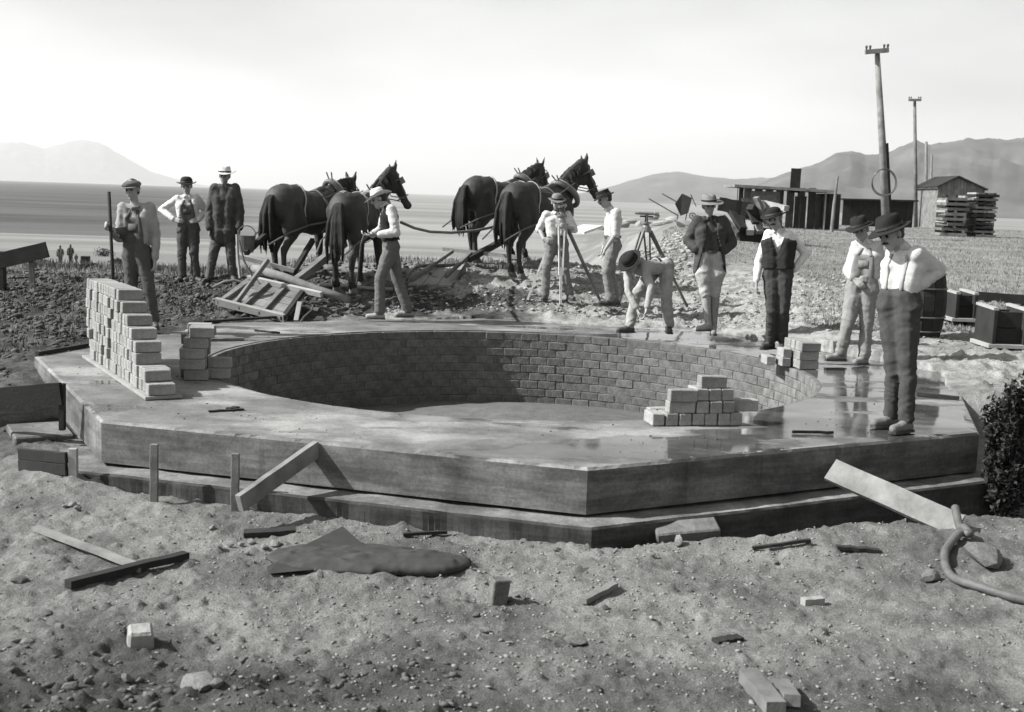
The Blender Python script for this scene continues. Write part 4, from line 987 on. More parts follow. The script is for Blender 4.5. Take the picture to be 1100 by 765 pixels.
b = MB(); b.beam(A0 + uu * -.02 + vv * .13 + Vector((0, 0, .017)), B0 + vv * .13 + uu * .03 + Vector((0, 0, .017)), .30, .026, (0, 0, 1)); b.build('base_plank', pwood, st, bevel=.003)
for c, px0 in enumerate((168, 157, 146, 145.5, 141, 136, 131, 126)):
    z = .032 + c * .0955; s0 = 0
    while s0 < LL:
        p = A0 + uu * s0 + vv * .02; r_ = None
        d = (camo.matrix_world.inverted() @ Vector((p.x, p.y, z))); sx = 550 + FPX * d.x / -d.z
        if sx <= px0: break
        s0 += .01
    s0 += .05; k = s0
    while k < LL - .04:
        jv = random.uniform(-.012, .012) + (random.random() < .12) * random.uniform(-.02, .02)
        if random.random() > .03 or k == s0: place_brick(st, A0 + uu * k + vv * (.13 + jv) + Vector((0, 0, z)), angv, .002)
        k += .103
def small_stack(label, origin, ang, items):
    s_ = thing('brick_stack', label, 'brick stack', tuple(origin), 0, 'brick stacks on the slab'); rw = Vector((math.cos(ang), math.sin(ang), 0)); dp = Vector((-math.sin(ang), math.cos(ang), 0))
    for (s1, t1, c, o) in items:     # o: 0 long side to the front, 1 end to the front
        w_ = .215 if o == 0 else .098; d_ = .098 if o == 0 else .215
        place_brick(s_, origin + rw * (s1 + w_ / 2) + dp * (t1 + d_ / 2) + Vector((0, 0, .003 + c * .0955)), ang + (math.pi / 2 if o else 0) )
    return s_
o2 = at(193, 409)
small_stack('short dark brick stack with its face in shade, right of the tall stack', o2, R(10), [(random.uniform(-.02, .05) + (.06 if c == 4 else 0) , t * .102, c, 0) for c in range(5) for t in range(4)] + [(.22, .1, 0, 0), (.23, .12, 1, 0)])
om = at(701, 458)
small_stack('low tumbled brick heap at the front rim of the pit', om, R(12), [(k * .107, .0, 0, 1) for k in range(7)] + [(.05, .24, 0, 0), (.30, .24, 0, 0), (.55, .24, 0, 0)] +
    [(.13, .01, 1, 0), (.36, .0, 1, 1), (.47, .0, 1, 1), (.58, .01, 1, 1), (.68, .08, 1, 0)] + [(.13, -.02, 2, 0), (.355, .02, 2, 1), (.465, .02, 2, 1), (.572, .03, 2, 1)] + [(.40, .05, 3, 0)])
orr = at(859, 397)
small_stack('small square brick stack at the feet of the man in the waistcoat', orr, R(8), [(random.uniform(-.01, .01), t * .102, c, 0) for c in range(3) for t in range(5)] + [(-.13, .18, 0, 1), (-.12, .2, 1, 1), (-.26, .3, 0, 1), (-.02, .54, 0, 0)])

# --- boards, stakes, sticks
def board(label, a, b_, wd, th, m, upv=(0, 0, 1), name='board', cat='board', group=None, wob=.003):
    o = single(name, label, cat, m, lambda b: b.beam(a, b_, wd, th, upv, wob), group, bevel=0)
    return o
T0 = at(338, 474); T0 = Vector((T0.x + .02, T0.y + .0, -.05)); F0 = dep(257, 541, 7.62)
board('slanting board leaning from the soil up to the front edge of the slab', F0, T0, .045, .115, wood, (0, 0, 1), cat='board')
e1 = at(890, 486); e1 = Vector((e1.x - .02, e1.y - .16, -.09)); e0 = dep(1030, 566, 7.75); pd_ = (e0 - e1).normalized(); pn_ = Vector((-.62, -.35, .7)); pn_ = (pn_ - pd_ * pn_.dot(pd_)).normalized()
board('wide pale plank slanting down from the shaded slab face to the soil', e1, e0, .035, .17, mat('stained_plank', .15, var=.4, scale=5, bump=.6, bscale=30, bdist=.006), pn_.cross(pd_), name='plank', cat='plank')
for (x0, y0, y1, lab) in ((165, 541, 477, 'left one of two thin stakes driven in before the slab'), (252, 549, 487, 'right one of two thin stakes driven in before the slab')):
    p = g3(x0, y0); t = dep(x0 + 1, y1, p.y); b = MB(); b.beam(p - Vector((0, 0, .15)), t, .055, .03, (0, 1, 0), .002); tag(b.build('stake', wood, bevel=.004), lab, 'stake', 'stakes before the slab')
board('dark horizontal board jutting in from the left beside the slab', dep(-30, 430, 9.6), dep(66, 423, 9.35), .03, .175, mat('tarred_wood', .008, var=.3, scale=4), name='batter_board', cat='board')
p = hit(66, 462); single('stake', 'dark stake holding the board beside the left slab face', 'stake', dwood, lambda b: b.beam(dep(67, 462, 9.38), dep(67, 412, 9.38), .04, .05, (0, 1, 0)))
# raised marker board behind on the left
bb = thing('marker_board', 'tilted board nailed on a thin post at the far left', 'board', tuple(g3(36, 313)), 0); D_ = hit(36, 313).y
b = MB(); b.beam(dep(-20, 285, D_), dep(51, 268, D_), .04, .23, (0, 0, 1), .003); b.build('board', dwood, bb, bevel=.004)
b = MB(); b.beam(dep(36, 318, D_ + .04), dep(33, 270, D_ + .04), .07, .05, (0, 1, 0)); b.build('post', wood, bb, bevel=.004)
b = MB(); b.beam(dep(1, 345, D_ + .04), dep(-1, 270, D_ + .04), .16, .12, (0, 1, 0)); b.build('post', dwood, bb, bevel=.004)
# steps and formwork at the left corner
q0, q1 = OV[0], OV[1]; ed = (q1 - q0).normalized(); no_ = Vector((ed.y, -ed.x, 0)); no_ = no_ if no_.x < 0 else -no_
sf = thing('concrete_steps', 'rough stepped concrete blocks against the left slab face', 'steps', tuple(q0 + ed * 2.2 + no_ * .3 + Vector((0, 0, -.5))))
mrot = Matrix((no_, ed, Vector((0, 0, 1)))).transposed()
for k, (s_, t_, w_, l_, zt) in enumerate(((1.55, .30, .55, .62, -.10), (2.28, .25, .45, .60, -.30))):
    b = MB(); b.box(q0 + ed * s_ + no_ * t_ + Vector((0, 0, zt - .3)), (w_, l_, .6), mrot); b.build('step', cm_side, sf, bevel=.012)
fw_ = thing('formwork_panel', 'two dark boards held by a pale stake in front of the left corner', 'formwork', tuple(g3(50, 513)))
pa, pb = g3(21, 510), g3(72, 513)
for k in range(2):
    b = MB(); z_ = Vector((0, 0, .045 + .085 * k)); b.beam(pa + z_, pb + z_, .03, .082, (0, 0, 1), .002); b.build('board', dwood, fw_, bevel=.003)
b = MB(); pc = g3(79, 514); b.beam(pc - Vector((0, 0, .1)), pc + Vector((0, 0, .19)), .06, .04, (0, 1, 0)); b.build('stake', pwood, fw_, bevel=.003)
# lying boards and sticks on the ground and deck
def lying(label, p0, p1, wd, th, m, name='board', cat='board', lift=0, group=None):
    a = g3(*p0, th / 2 + lift); b_ = g3(*p1, th / 2 + lift); return board(label, a, b_, wd, th, m, name=name, cat=cat, group=group)
lying('long pale narrow board lying on the soil at lower left', (38, 575), (147, 614), .055, .025, wood, lift=.01)
lying('dark board crossing the pale one at lower left', (73, 635), (200, 601), .06, .04, dwood, lift=.015)
lying('short dark board lying before the slab near the stones', (262, 573), (318, 572), .10, .03, dwood)
lying('thin dark stick on the soil before the middle of the slab', (433, 577), (480, 574), .025, .02, dwood, name='stick', cat='stick', lift=.01)
lying('thin stick on bright soil right of centre', (808, 594), (870, 590), .025, .02, dwood, name='stick', cat='stick', lift=.01)
lying('short flat stick left of the rock and hose', (898, 593), (945, 591), .05, .02, dwood, name='stick', cat='stick')
lying('small wood offcut right of the upright brick', (626, 650), (660, 637), .05, .03, wood, name='wood_offcut', cat='wood scrap', lift=.01)
lying('dark wood scrap on the soil at lower right', (768, 692), (795, 688), .06, .02, dwood, name='wood_offcut', cat='wood scrap')
lying('thick wood block at the bottom edge', (803, 737), (833, 775), .085, .06, wood, name='wood_block', cat='wood scrap', lift=.01)
lying('smaller wood block beside the thick one at the bottom edge', (838, 742), (850, 770), .07, .05, wood, name='wood_block', cat='wood scrap', lift=.01)
lying('tiny pale block on the soil at right', (862, 653), (883, 651), .05, .04, pwood, name='wood_block', cat='wood scrap')
lying('long dark board along the far slab edge beside the left scraper', (218, 350), (324, 345), .07, .03, dwood, lift=.004)
lying('thin stick on the slab left of the pit', (274, 356), (300, 359), .03, .02, dwood, name='stick', cat='stick', lift=.003)
lying('dark straight stick on the wet slab near the front corner', (851, 466), (895, 466.5), .025, .02, dwood, name='stick', cat='stick', lift=.003)
lying('dark board on the slab behind the right corner man', (985, 425), (1030, 430), .05, .03, dwood, lift=.003)
lying('dark edging board along the far left slab edge', (40, 383), (104, 371), .04, .04, dwood, lift=.003)
lying('board on the slab behind the short brick stack', (222, 367), (262, 366), .05, .03, wood, lift=.003)
lying('small wood chip on the slab near the pit', (245, 441), (255, 439), .05, .015, dwood, name='wood_chip', cat='wood scrap', lift=.003)
lying('long sliver of wood on the slab near the tall stack', (224, 443), (262, 441), .03, .012, dwood, name='wood_chip', cat='wood scrap', lift=.003)
single('wedge_block', 'pale wedge of concrete by the front ledge of the foundation', 'block', stone_m, lambda b: b.beam(at(703, 573, -.42), at(771, 567, -.38), .16, .08, (0, -.3, 1)), bevel=.01)
u_ = g3(534, 646); bo = bpy.data.objects.new('loose_brick', brick_mesh(.098, .07, .15, 77)); COL.objects.link(bo); bo.location = u_; bo.rotation_euler = (.1, .06, .4); tag(bo, 'single brick standing upright on the soil before the slab', 'brick')

# --- rocks
def rock_mesh(seed, flat=.7, sub=2):
    b = bmesh.new(); bmesh.ops.create_icosphere(b, subdivisions=sub, radius=1)
    c = np.array([v_.co[:] for v_ in b.verts]); nrm = fbm(c * 1.1 + seed * 7.1, 3, seed); 
    rr = random.Random(seed); pl = [Vector([rr.uniform(-1, 1) for _ in range(3)]).normalized() for _ in range(13)]
    for v_, d in zip(b.verts, nrm):
        q = v_.co * (1 + .22 * d)
        for n_ in pl:
            e = q.dot(n_) - .62
            if e > 0: q -= n_ * e * .97
        v_.co = Vector((q.x, q.y * .85, q.z * flat))
    me = bpy.data.meshes.new('stone'); b.to_mesh(me); b.free(); return me
rocks = [rock_mesh(k) for k in range(7)]
def rock(label, px, py, w_px, m=stone_m, k=0, sx=1, sz=1, group=None, name='stone', sink=.25):
    p = g3(px, py); r_ = w_px / 2 * p.y / FPX; me = rocks[k].copy(); me.materials.clear(); me.materials.append(m)
    o = bpy.data.objects.new(name, me); COL.objects.link(o); o.location = p + Vector((0, 0, r_ * (.7 - sink) * sz)); o.scale = (r_ * sx, r_, r_ * sz); o.rotation_euler = (random.uniform(-.3, .3), random.uniform(-.3, .3), random.uniform(0, 6))
    return tag(o, label, 'stone', group)
cb = single('concrete_chunk', 'pale squarish chunk of concrete on dark soil at lower left', 'stone', pale_stone, lambda b: b.box(g3(151, 690, .045), (.125, .12, .10), Matrix.Rotation(.35, 3, 'Z') @ Matrix.Rotation(.2, 3, 'X'), .9), bevel=.012)
rock('pale pointed stone against the front ledge of the slab', 729, 588, 18, pale_stone, 1, .8, 1.3)
rock('rounded grey rock left of the hose', 998, 624, 30, stone_m, 2, 1, .9)
rock('flat stone in the middle of the foreground', 618, 692, 38, stone_m, 3, 1.1, .45)
rock('big pale rock inside the loop of the hose', 1052, 606, 60, stone_m, 4, 1, .7)
rock('stone where the two crossed boards meet', 148, 616, 16, stone_m, 5)
rock('small dark stone left of the flat foreground stone', 520, 679, 20, stone_m, 6, 1.2, .6)
for k, (x, y, w_) in enumerate(((48, 660, 20), (42, 672, 16), (64, 681, 18), (92, 715, 18), (135, 730, 20), (160, 752, 22), (180, 745, 16), (210, 738, 60), (75, 740, 28), (110, 757, 22), (30, 700, 22), (22, 628, 24), (100, 640, 14), (325, 700, 24), (232, 742, 26))):
    rock('rough grey stone half buried in the dark soil at lower left', x, y, w_, stone_m, k % 7, 1, .8, 'stones half buried at lower left', sink=.55)
for k, (x, y, w_) in enumerate(((236, 592, 12), (247, 588, 11), (259, 586, 11), (270, 584, 14), (283, 590, 10), (296, 587, 16), (305, 594, 11), (265, 596, 9), (228, 566, 10), (78, 546, 14), (70, 548, 10), (84, 553, 12))):
    rock('small pale stone lying loose on the soil before the slab', x, y, w_, pale_stone, k % 7, 1, .8, 'small pale stones before the slab', sink=.2)
for k, (x, y, w_) in enumerate(((571, 588, 11), (597, 593, 12), (548, 645, 12), (563, 642, 11), (556, 640, 9), (500, 645, 13), (512, 661, 12), (700, 605, 10), (920, 610, 10), (834, 608, 9), (445, 665, 12), (455, 640, 10), (650, 655, 12), (740, 640, 10))):
    rock('small loose stone on the open soil of the middle foreground', x, y, w_, stone_m, k % 7, 1, .8, 'small stones in the middle foreground', sink=.2)
def scatter(name, n, fn, m, lab, cat, seed, rmin, rmax, sub=1, zf=None):
    """countless little clods and pebbles as one mesh"""
    rr = random.Random(seed); base = [rock_mesh(300 + k, .75, sub) for k in range(4)]; tmpl = [(coords(q), np.array([p.vertices[:] for p in q.polygons])) for q in base]
    P_ = []
    while len(P_) < n:
        x, y = fn(rr)
        if zf is not None or octd(x, y) > .25: P_.append((x, y))
    P_ = np.array(P_); Z_ = ground(P_[:, 0], P_[:, 1]) if zf is None else np.zeros(len(P_)); V = []; Fc = []; off = 0
    for (x, y), z in zip(P_, Z_):
        c, f = tmpl[rr.randrange(4)]; r_ = rmin + (rmax - rmin) * rr.random() ** 4; a = rr.uniform(0, 6.28); ca, sa = math.cos(a), math.sin(a)
        q = c * r_ * np.array([rr.uniform(.7, 1.5), rr.uniform(.6, 1.1), rr.uniform(.4, .9)]); V.append(np.stack([x + q[:, 0] * ca - q[:, 1] * sa, y + q[:, 0] * sa + q[:, 1] * ca, z + q[:, 2] + r_ * .15], 1)); Fc.append(f + off); off += len(c)
    V = np.concatenate(V); Fc = np.concatenate(Fc); me = bpy.data.meshes.new(name); me.vertices.add(len(V)); me.vertices.foreach_set('co', V.ravel())
    me.loops.add(Fc.size); me.loops.foreach_set('vertex_index', Fc.ravel().astype(np.int32)); me.polygons.add(len(Fc)); me.polygons.foreach_set('loop_start', np.arange(0, Fc.size, 3, dtype=np.int32)); me.update(); me.validate()
    o = link(name, me, m); return tag(o, lab, cat, kind='stuff')
def fr_(rr):
    y = 3.0 + 5.6 * rr.random() ** .8; return rr.uniform(-.52, .52) * (y + .5), y
scatter('pebbles', 6000, fr_, stone_m, 'pebbles and crumbs scattered over the foreground soil', 'pebbles', 5, .003, .015)
def ls_(rr): return rr.uniform(-9, -4.2), rr.uniform(9.5, 19)
scatter('left_clods', 7000, ls_, clod_m, 'churned dark clods left of the slab', 'clods', 19, .008, .07)
def fc_(rr):
    y = 4.6 + 3.8 * rr.random(); return rr.gauss(.6, 1.5), y
scatter('pale_chips', 9000, fc_, pale_stone, 'pale chips of stone and mortar scattered before the slab', 'stone chips', 15, .002, .018)
def dk_(rr):
    a = rr.uniform(0, 6.28); r_ = rr.uniform(WR + .2, OR_ * .9); return OC[0] + r_ * math.cos(a), OC[1] + r_ * math.sin(a)
scatter('deck_crumbs', 900, dk_, clod_m, 'crumbs of soil and mortar dropped on the slab', 'crumbs', 16, .003, .014, zf=0)
def ll_(rr):
    y = rr.uniform(3.2, 5.4); return -rr.random() ** 1.3 * 2.6 - .2, y
scatter('dark_clods', 1500, ll_, clod_m, 'lumpy clods of dug earth at the lower left', 'clods', 6, .006, .035)
def bk_(rr):
    y = rr.gauss(17.8, 1.5); x = rr.uniform(-8.2, 6.5); x = x if x < -1.2 or (abs(x + .6) < 1.2 and y < 18.2) else -8.2 + rr.random() * 6.5; return x, max(14.2, min(21.5, y))
scatter('spoil_clods', 9000, bk_, clod_m, 'clods of dug soil heaped behind the slab', 'clods', 7, .008, .065)
def bk2(rr):
    y = rr.gauss(18.0, 1.6); return rr.uniform(-1.8, 7.0), max(14.5, min(23, y))
scatter('pale_rubble', 9000, bk2, pale_stone, 'pale broken rubble and spoil behind the pit', 'rubble', 8, .008, .05)
def bk3(rr):
    y = rr.uniform(20, 34); return y * rr.uniform(.02, .17), y
scatter('bank_rubble', 4000, bk3, pale_stone, 'pale rubble along the bank beyond the surveyors', 'rubble', 18, .015, .11)
def rb(rr): return rr.uniform(4.2, 8.0), rr.uniform(9.5, 15.0)
scatter('bank_clods', 2600, rb, pale_stone, 'clods on the bank right of the slab', 'clods', 9, .006, .03)

# --- dry grass
def grass(name, n, fn, m, lab, h0, h1, seed, w0=.006):
    rs = np.random.RandomState(seed); x, y = fn(rs, n); ok = octd(x, y) > .6; x, y = x[ok], y[ok]; z = ground(x, y); n = len(x)
    a = rs.uniform(0, 6.28, n); h = rs.uniform(h0, h1, n); lx = rs.normal(0, .3, n) * h; ly = rs.normal(0, .3, n) * h; w_ = (w0 + .0003 * y)
    V = np.empty((n, 3, 3)); V[:, 0] = np.stack([x - w_ * np.cos(a), y - w_ * np.sin(a), z - .02], 1); V[:, 1] = np.stack([x + w_ * np.cos(a), y + w_ * np.sin(a), z - .02], 1); V[:, 2] = np.stack([x + lx, y + ly, z + h], 1)
    me = bpy.data.meshes.new(name); me.vertices.add(3 * n); me.vertices.foreach_set('co', V.ravel()); me.loops.add(3 * n); me.loops.foreach_set('vertex_index', np.arange(3 * n, dtype=np.int32)); me.polygons.add(n); me.polygons.foreach_set('loop_start', np.arange(0, 3 * n, 3, dtype=np.int32)); me.update()
    return tag(link(name, me, m), lab, 'grass', kind='stuff')
straw = mat('dry_straw', .20, var=.35, scale=1.2, bump=0); straw2 = mat('dark_weeds', .07, var=.4, scale=1.2, bump=0)
def gf(rs, n):
    y = 15.5 + 50 * rs.random_sample(n) ** 2.2; u = rs.uniform(.12, .55, n); k = vnoise(np.stack([u * y * .5, y * .5, 0 * y], 1), 4); x = u * y; ok = (k > -.5) & ~((u < .24) & (y < 21)); return x[ok], y[ok]
grass('dry_grass', 90000, gf, straw, 'short dry stubble grass over the field at right', .015, .05, 1, .004)
def gl(rs, n):
    y = 20 + 50 * rs.random_sample(n) ** 2; u = rs.uniform(-.5, .03, n); return u * y, y
grass('left_grass', 26000, gl, straw, 'dry grass on the slope beyond the left soil bank', .03, .10, 2, .004)
def gw(rs, n):
    c = np.stack([rs.uniform(-9, -3.6, 460), rs.uniform(9.8, 19.5, 460)], 1); i = rs.randint(0, 460, n); return c[i, 0] + rs.normal(0, .10, n), c[i, 1] + rs.normal(0, .08, n)
grass('dark_weeds', 10000, gw, straw2, 'dark weeds on the dug soil at left', .02, .08, 3)
def gn(rs, n):
    c = np.stack([rs.uniform(-6, 3, 60), rs.uniform(80, 120, 60)], 1); u = rs.uniform(-.42, -.12, n); y = 78 + rs.normal(0, 2.0, n); return u * y, y
grass('far_weeds', 4000, gn, straw2, 'dark weedy strip across the slope at left', .3, .8, 4, .03)

# --- hose and canvas
hp = [(1032, 573, .20), (1033, 577, .10), (1035, 580, .06), (1040, 584, .05), (1031, 583, .04), (1020, 592, .03), (1014, 606, .03), (1021, 624, .03), (1046, 639, .03), (1086, 653, .03), (1125, 662, .03)]
b = MB(); pts = [g3(x, y, dz) for x, y, dz in hp]; pts[0:2] = [dep(1026, 545, g3(1035, 580).y + .25), dep(1031, 566, g3(1035, 580).y + .08)]
sp_ = []
for i in range(len(pts) - 1):
    p0, p1, p2, p3 = pts[max(i - 1, 0)], pts[i], pts[i + 1], pts[min(i + 2, len(pts) - 1)]
    for t in np.linspace(0, 1, 6, endpoint=False): sp_.append(.5 * ((2 * p1) + (p2 - p0) * t + (2 * p0 - 5 * p1 + 4 * p2 - p3) * t * t + (-p0 + 3 * p1 - 3 * p2 + p3) * t ** 3))
b.tube(sp_, .026, 10); tag(b.build('hose', mat('old_hose', .09, var=.3, scale=12, rough=.6), smooth=True), 'thick hose curling over the soil at lower right', 'hose')
c0 = g3(400, 612); b = MB()
b.ell(c0 + Vector((-.12, .10, .0)), (.52, .26, .042), None, 24); b.ell(c0 + Vector((.28, .06, .005)), (.30, .18, .05), None, 20); b.cap(c0 + Vector((-.1, .02, .02)), .035, c0 + Vector((.46, .0, .02)), .04)
me = b.remesh(.012, 4); displace(me, lambda c, n_: (1 - np.abs(vnoise(np.stack([c[:, 0] * 6, c[:, 1] * 16, c[:, 2] * 5], 1), 5))) ** 3 * .018 + fbm(c * 9, 3, 3) * .008)
tag(link('canvas_sack', me, mat('burlap', .03, var=.25, scale=9, bump=.5, bscale=220, bdist=.004)), 'crumpled canvas sack lying flat on the soil', 'sack')
pA, pB, pC = g3(286, 612, .01), g3(368, 582, .07), g3(402, 606, .03)
b = MB(); b.v = [tuple(x) for x in (pA, pB, pC, g3(350, 600, .0))]; b.f = [(0, 1, 2), (0, 2, 3)]
me = b.mesh('flap'); bm_ = bmesh.new(); bm_.from_mesh(me); bmesh.ops.subdivide_edges(bm_, edges=bm_.edges[:], cuts=5, use_grid_fill=True); bmesh.ops.solidify(bm_, geom=bm_.faces[:], thickness=.02); bm_.to_mesh(me); bm_.free()
tag(link('canvas_flap', me, MATS['burlap']), 'raised dark corner of stiff canvas left of the sack', 'canvas')

# --- instruments
def tripod(label, apex, feet, tele, cat='surveying instrument', legm=pwood, dkm=wood):
    r_ = thing('theodolite', label, cat, (apex.x, apex.y, min(f.z for f in feet)))
    b = MB(); b.tube([apex - Vector((0, 0, .05)), apex + Vector((0, 0, .03))], [.085, .075], 14); b.build('head_plate', brass, r_, smooth=False)
    for i, f in enumerate(feet):
        d = (f - apex); sd_ = Vector((-d.y, d.x, 0)).normalized(); t0 = apex + d.normalized() * .03 + Vector((d.x, d.y, 0)).normalized() * .05; mid = t0.lerp(f, .62); b = MB()
        b.beam(t0 + sd_ * .045, mid + sd_ * .022, .022, .03, (0, 0, 1)); b.beam(t0 - sd_ * .045, mid - sd_ * .022, .022, .03, (0, 0, 1)); b.beam(mid.lerp(t0, .15), f.lerp(mid, .06), .035, .032, (0, 0, 1)); b.beam(t0.lerp(mid, .5) - sd_ * .03, t0.lerp(mid, .5) + sd_ * .03, .02, .02)
        lg = b.build('leg', legm if i < 2 else dkm, r_); b = MB(); b.tube([f.lerp(mid, .07), f - Vector((0, 0, .03))], [.018, .003], 8); b.build('spike', metal, lg)
    a = apex + Vector((0, 0, .03)); b = MB(); b.tube([a, a + Vector((0, 0, .05))], [.06, .045], 14); b.tube([a + Vector((0, 0, .05)), a + Vector((0, 0, .075))], [.075, .075], 18); b.build('circle_plate', brass, r_)
    b = MB(); t = tele.normalized(); sd_ = Vector((-t.y, t.x, 0)).normalized()
    for sg in (-1, 1): b.beam(a + Vector((0, 0, .07)) + sd_ * .045 * sg, a + Vector((0, 0, .20)) + sd_ * .03 * sg, .018, .03, t)
    b.build('standard', metal, r_)
    c = a + Vector((0, 0, .20)); L_ = tele.length; b = MB(); b.tube([c - t * L_ * .5, c - t * L_ * .42, c - t * L_ * .4, c + t * L_ * .3, c + t * L_ * .31, c + t * L_ * .5], [.016, .018, .022, .024, .031, .032], 14); b.build('telescope', brass, r_)
    b = MB(); b.tube([c - t * .1 + Vector((0, 0, -.045)), c + t * .1 + Vector((0, 0, -.045))], .014, 10); b.build('level_vial', metal, r_)
    return r_
f1, f2, f3 = g3(566, 323), g3(602, 331), g3(645, 325)
D_ = (f1.y + f2.y + f3.y) / 3; tripod('theodolite on a tall wooden tripod in front of the bearded surveyor', dep(603, 238.5, D_), [f1, f2, f3], Vector((.10, .26, .02)), legm=limed)
g1, g2, g4 = g3(663, 330), g3(739, 331), g3(699, 318)
tripod('levelling instrument with long telescope on a tripod behind the bending man', dep(694, 246, (g1.y + g2.y) / 2), [g4, g1, g2], Vector((.36, .06, 0)), legm=wood)

# --- pole held by the capped man
hL = Pa['hl']; hd_ = Vector((-.08, -.12, -.01)); p0 = dep(124, 352, hL.y - .06); p1 = dep(117, 206, hL.y - .02); p0.z = max(p0.z, .0)
single('upright_pole', 'long thin upright pole held by the man in the flat cap', 'pole', dwood, lambda b: b.tube([p0, p0.lerp(p1, .5), p1], .019, 10), smooth=True)

# --- scrapers
def quadp(a, b_, c, d, s, t): return (a.lerp(b_, s)).lerp(d.lerp(c, s), t)
sc = g3(290, 346); sc1 = thing('drag_scraper', 'wooden plank drag scraper tipped on its edge by the far left slab edge', 'scraper', tuple(sc))
Dn = sc.y + .12; A_ = dep(234, 326, Dn + .55); B_ = dep(306, 344, Dn); C_ = dep(327, 315, Dn + .75); E_ = dep(267, 301, Dn + 1.25)
nrm_ = (B_ - A_).cross(E_ - A_).normalized(); nrm_ = nrm_ if nrm_.y < 0 else -nrm_
for k in range(4):
    t0_, t1_ = k / 4 + .008, (k + 1) / 4 - .008; b = MB(); a1, a2, a3, a4 = (quadp(A_, B_, C_, E_, s_, t_) for s_, t_ in ((0, t0_), (1, t0_), (1, t1_), (0, t1_)))
    o_ = -nrm_ * .03; b.v = [tuple(x) for x in (a1, a2, a3, a4, a1 + o_, a2 + o_, a3 + o_, a4 + o_)]; b.f = [(0, 1, 2, 3), (7, 6, 5, 4), (0, 4, 5, 1), (1, 5, 6, 2), (2, 6, 7, 3), (3, 7, 4, 0)]; b.build('plank', wood, sc1)
for s_ in (.04, .36, .66, .98):
    b = MB(); b.beam(quadp(A_, B_, C_, E_, s_, -.03) + nrm_ * .03, quadp(A_, B_, C_, E_, s_, 1.05) + nrm_ * .03, .07, .05, nrm_); b.build('batten', dwood if s_ > .9 else wood, sc1, bevel=.004)
b = MB(); b.beam(A_ + nrm_ * .03 - (B_ - A_) * .02, B_ + nrm_ * .03, .05, .10, nrm_); b.build('cutting_edge', pwood, sc1)
b = MB(); b.beam(E_ + nrm_ * .04, C_.lerp(E_, -.30) + nrm_ * .04, .05, .07, nrm_); b.build('rear_bar', pwood, sc1)
b = MB(); b.beam(dep(252, 328, Dn + .5), dep(288, 279, Dn + .9), .06, .06); b.build('handle', wood, sc1, bevel=.006)
b = MB(); b.beam(dep(243, 321, Dn + .62), dep(268, 303, Dn + 1.1), .05, .05); b.build('handle', wood, sc1, bevel=.006)
b = MB(); b.tube([dep(254.5, 252, Dn + 1.3), dep(255.5, 275, Dn + 1.25), dep(258, 299, Dn + 1.2)], .02, 8); b.build('lifting_bar', pwood, sc1)
b = MB(); b.tube([dep(257, 258, Dn + 1.2), dep(262, 280, Dn + 1.15), dep(272, 299, Dn + 1.1)], .014, 8); b.build('lifting_bar', metal, sc1)
b = MB(); b.tube([dep(228, 309, Dn + 1.1), dep(240, 303, Dn + 1.15), dep(252, 301, Dn + 1.2), dep(262, 304, Dn + 1.2)], .018, 8); b.build('bail', wood, sc1)
b = MB(); b.tube([dep(322, 347, Dn), dep(327, 340, Dn + .1), dep(335, 333, Dn + .3), dep(336, 328, Dn + .5)], .012, 8); b.build('bail', metal, sc1)
b = MB(); b.beam(dep(318, 345, Dn + .05), dep(322, 325, Dn + .3), .06, .04); b.build('brace', pwood, sc1)
def raised(label, a, b_, wd, th, m, name, cat, group=None, round_=False, n=8):
    o = MB()
    if round_: o.tube([a, a.lerp(b_, .33) + Vector((0, 0, .012)), a.lerp(b_, .66) - Vector((0, 0, .008)), b_], [wd / 2, wd * .48, wd * .46, wd * .42], 10)
    else: o.beam(a, b_, wd, th, (0, 0, 1), .003)
    return tag(o.build(name, m, smooth=round_), label, cat, group)
raised('thick rough log lying across the left scraper', dep(272, 288, Dn + 1.3), dep(375, 322, Dn + .75), .13, .1, wood, 'log', 'log', None, True)
raised('pale crossbar hitched behind the leftmost horse', dep(257, 276, Dn + 1.4), dep(316, 291, Dn + 1.4), .06, .06, pwood, 'hitch_bar', 'wooden bar')
raised('dark draft pole rising behind the left team legs', dep(316, 292, Dn + 1.5), dep(336, 258, Dn + 2.2), .06, .07, dwood, 'draft_pole', 'pole')
raised('heavy wagon tongue running between the two left horses', dep(318, 302, Dn + 1.1), dep(370, 261, Dn + 2.1), .10, .10, wood, 'wagon_tongue', 'pole')
raised('dark lever beam next to the tall man in the jacket', dep(264, 272, Dn + 1.5), dep(286, 252, Dn + 1.9), .07, .07, dwood, 'lever_beam', 'pole')
raised('pale pole lying on the ground at the hooves of the left team', g3(344, 309, .04), g3(422, 312, .04), .06, .05, pwood, 'ground_pole', 'pole', None, True)
bk = dep(265, 262, Dn + 1.6)
bt = thing('bucket', 'dark round bucket hanging next to the right hand of the tall man', 'bucket', tuple(bk)); b = MB(); b.tube([bk + Vector((0, 0, -.12)), bk + Vector((0, 0, .12))], [.095, .13], 18); b.build('pail', metal, bt)
b = MB(); b.tube([bk + Vector((.13 * math.cos(a), 0, .12 + .14 * math.sin(a))) for a in np.linspace(0, math.pi, 9)], .008, 6); b.build('bail_handle', metal, bt)
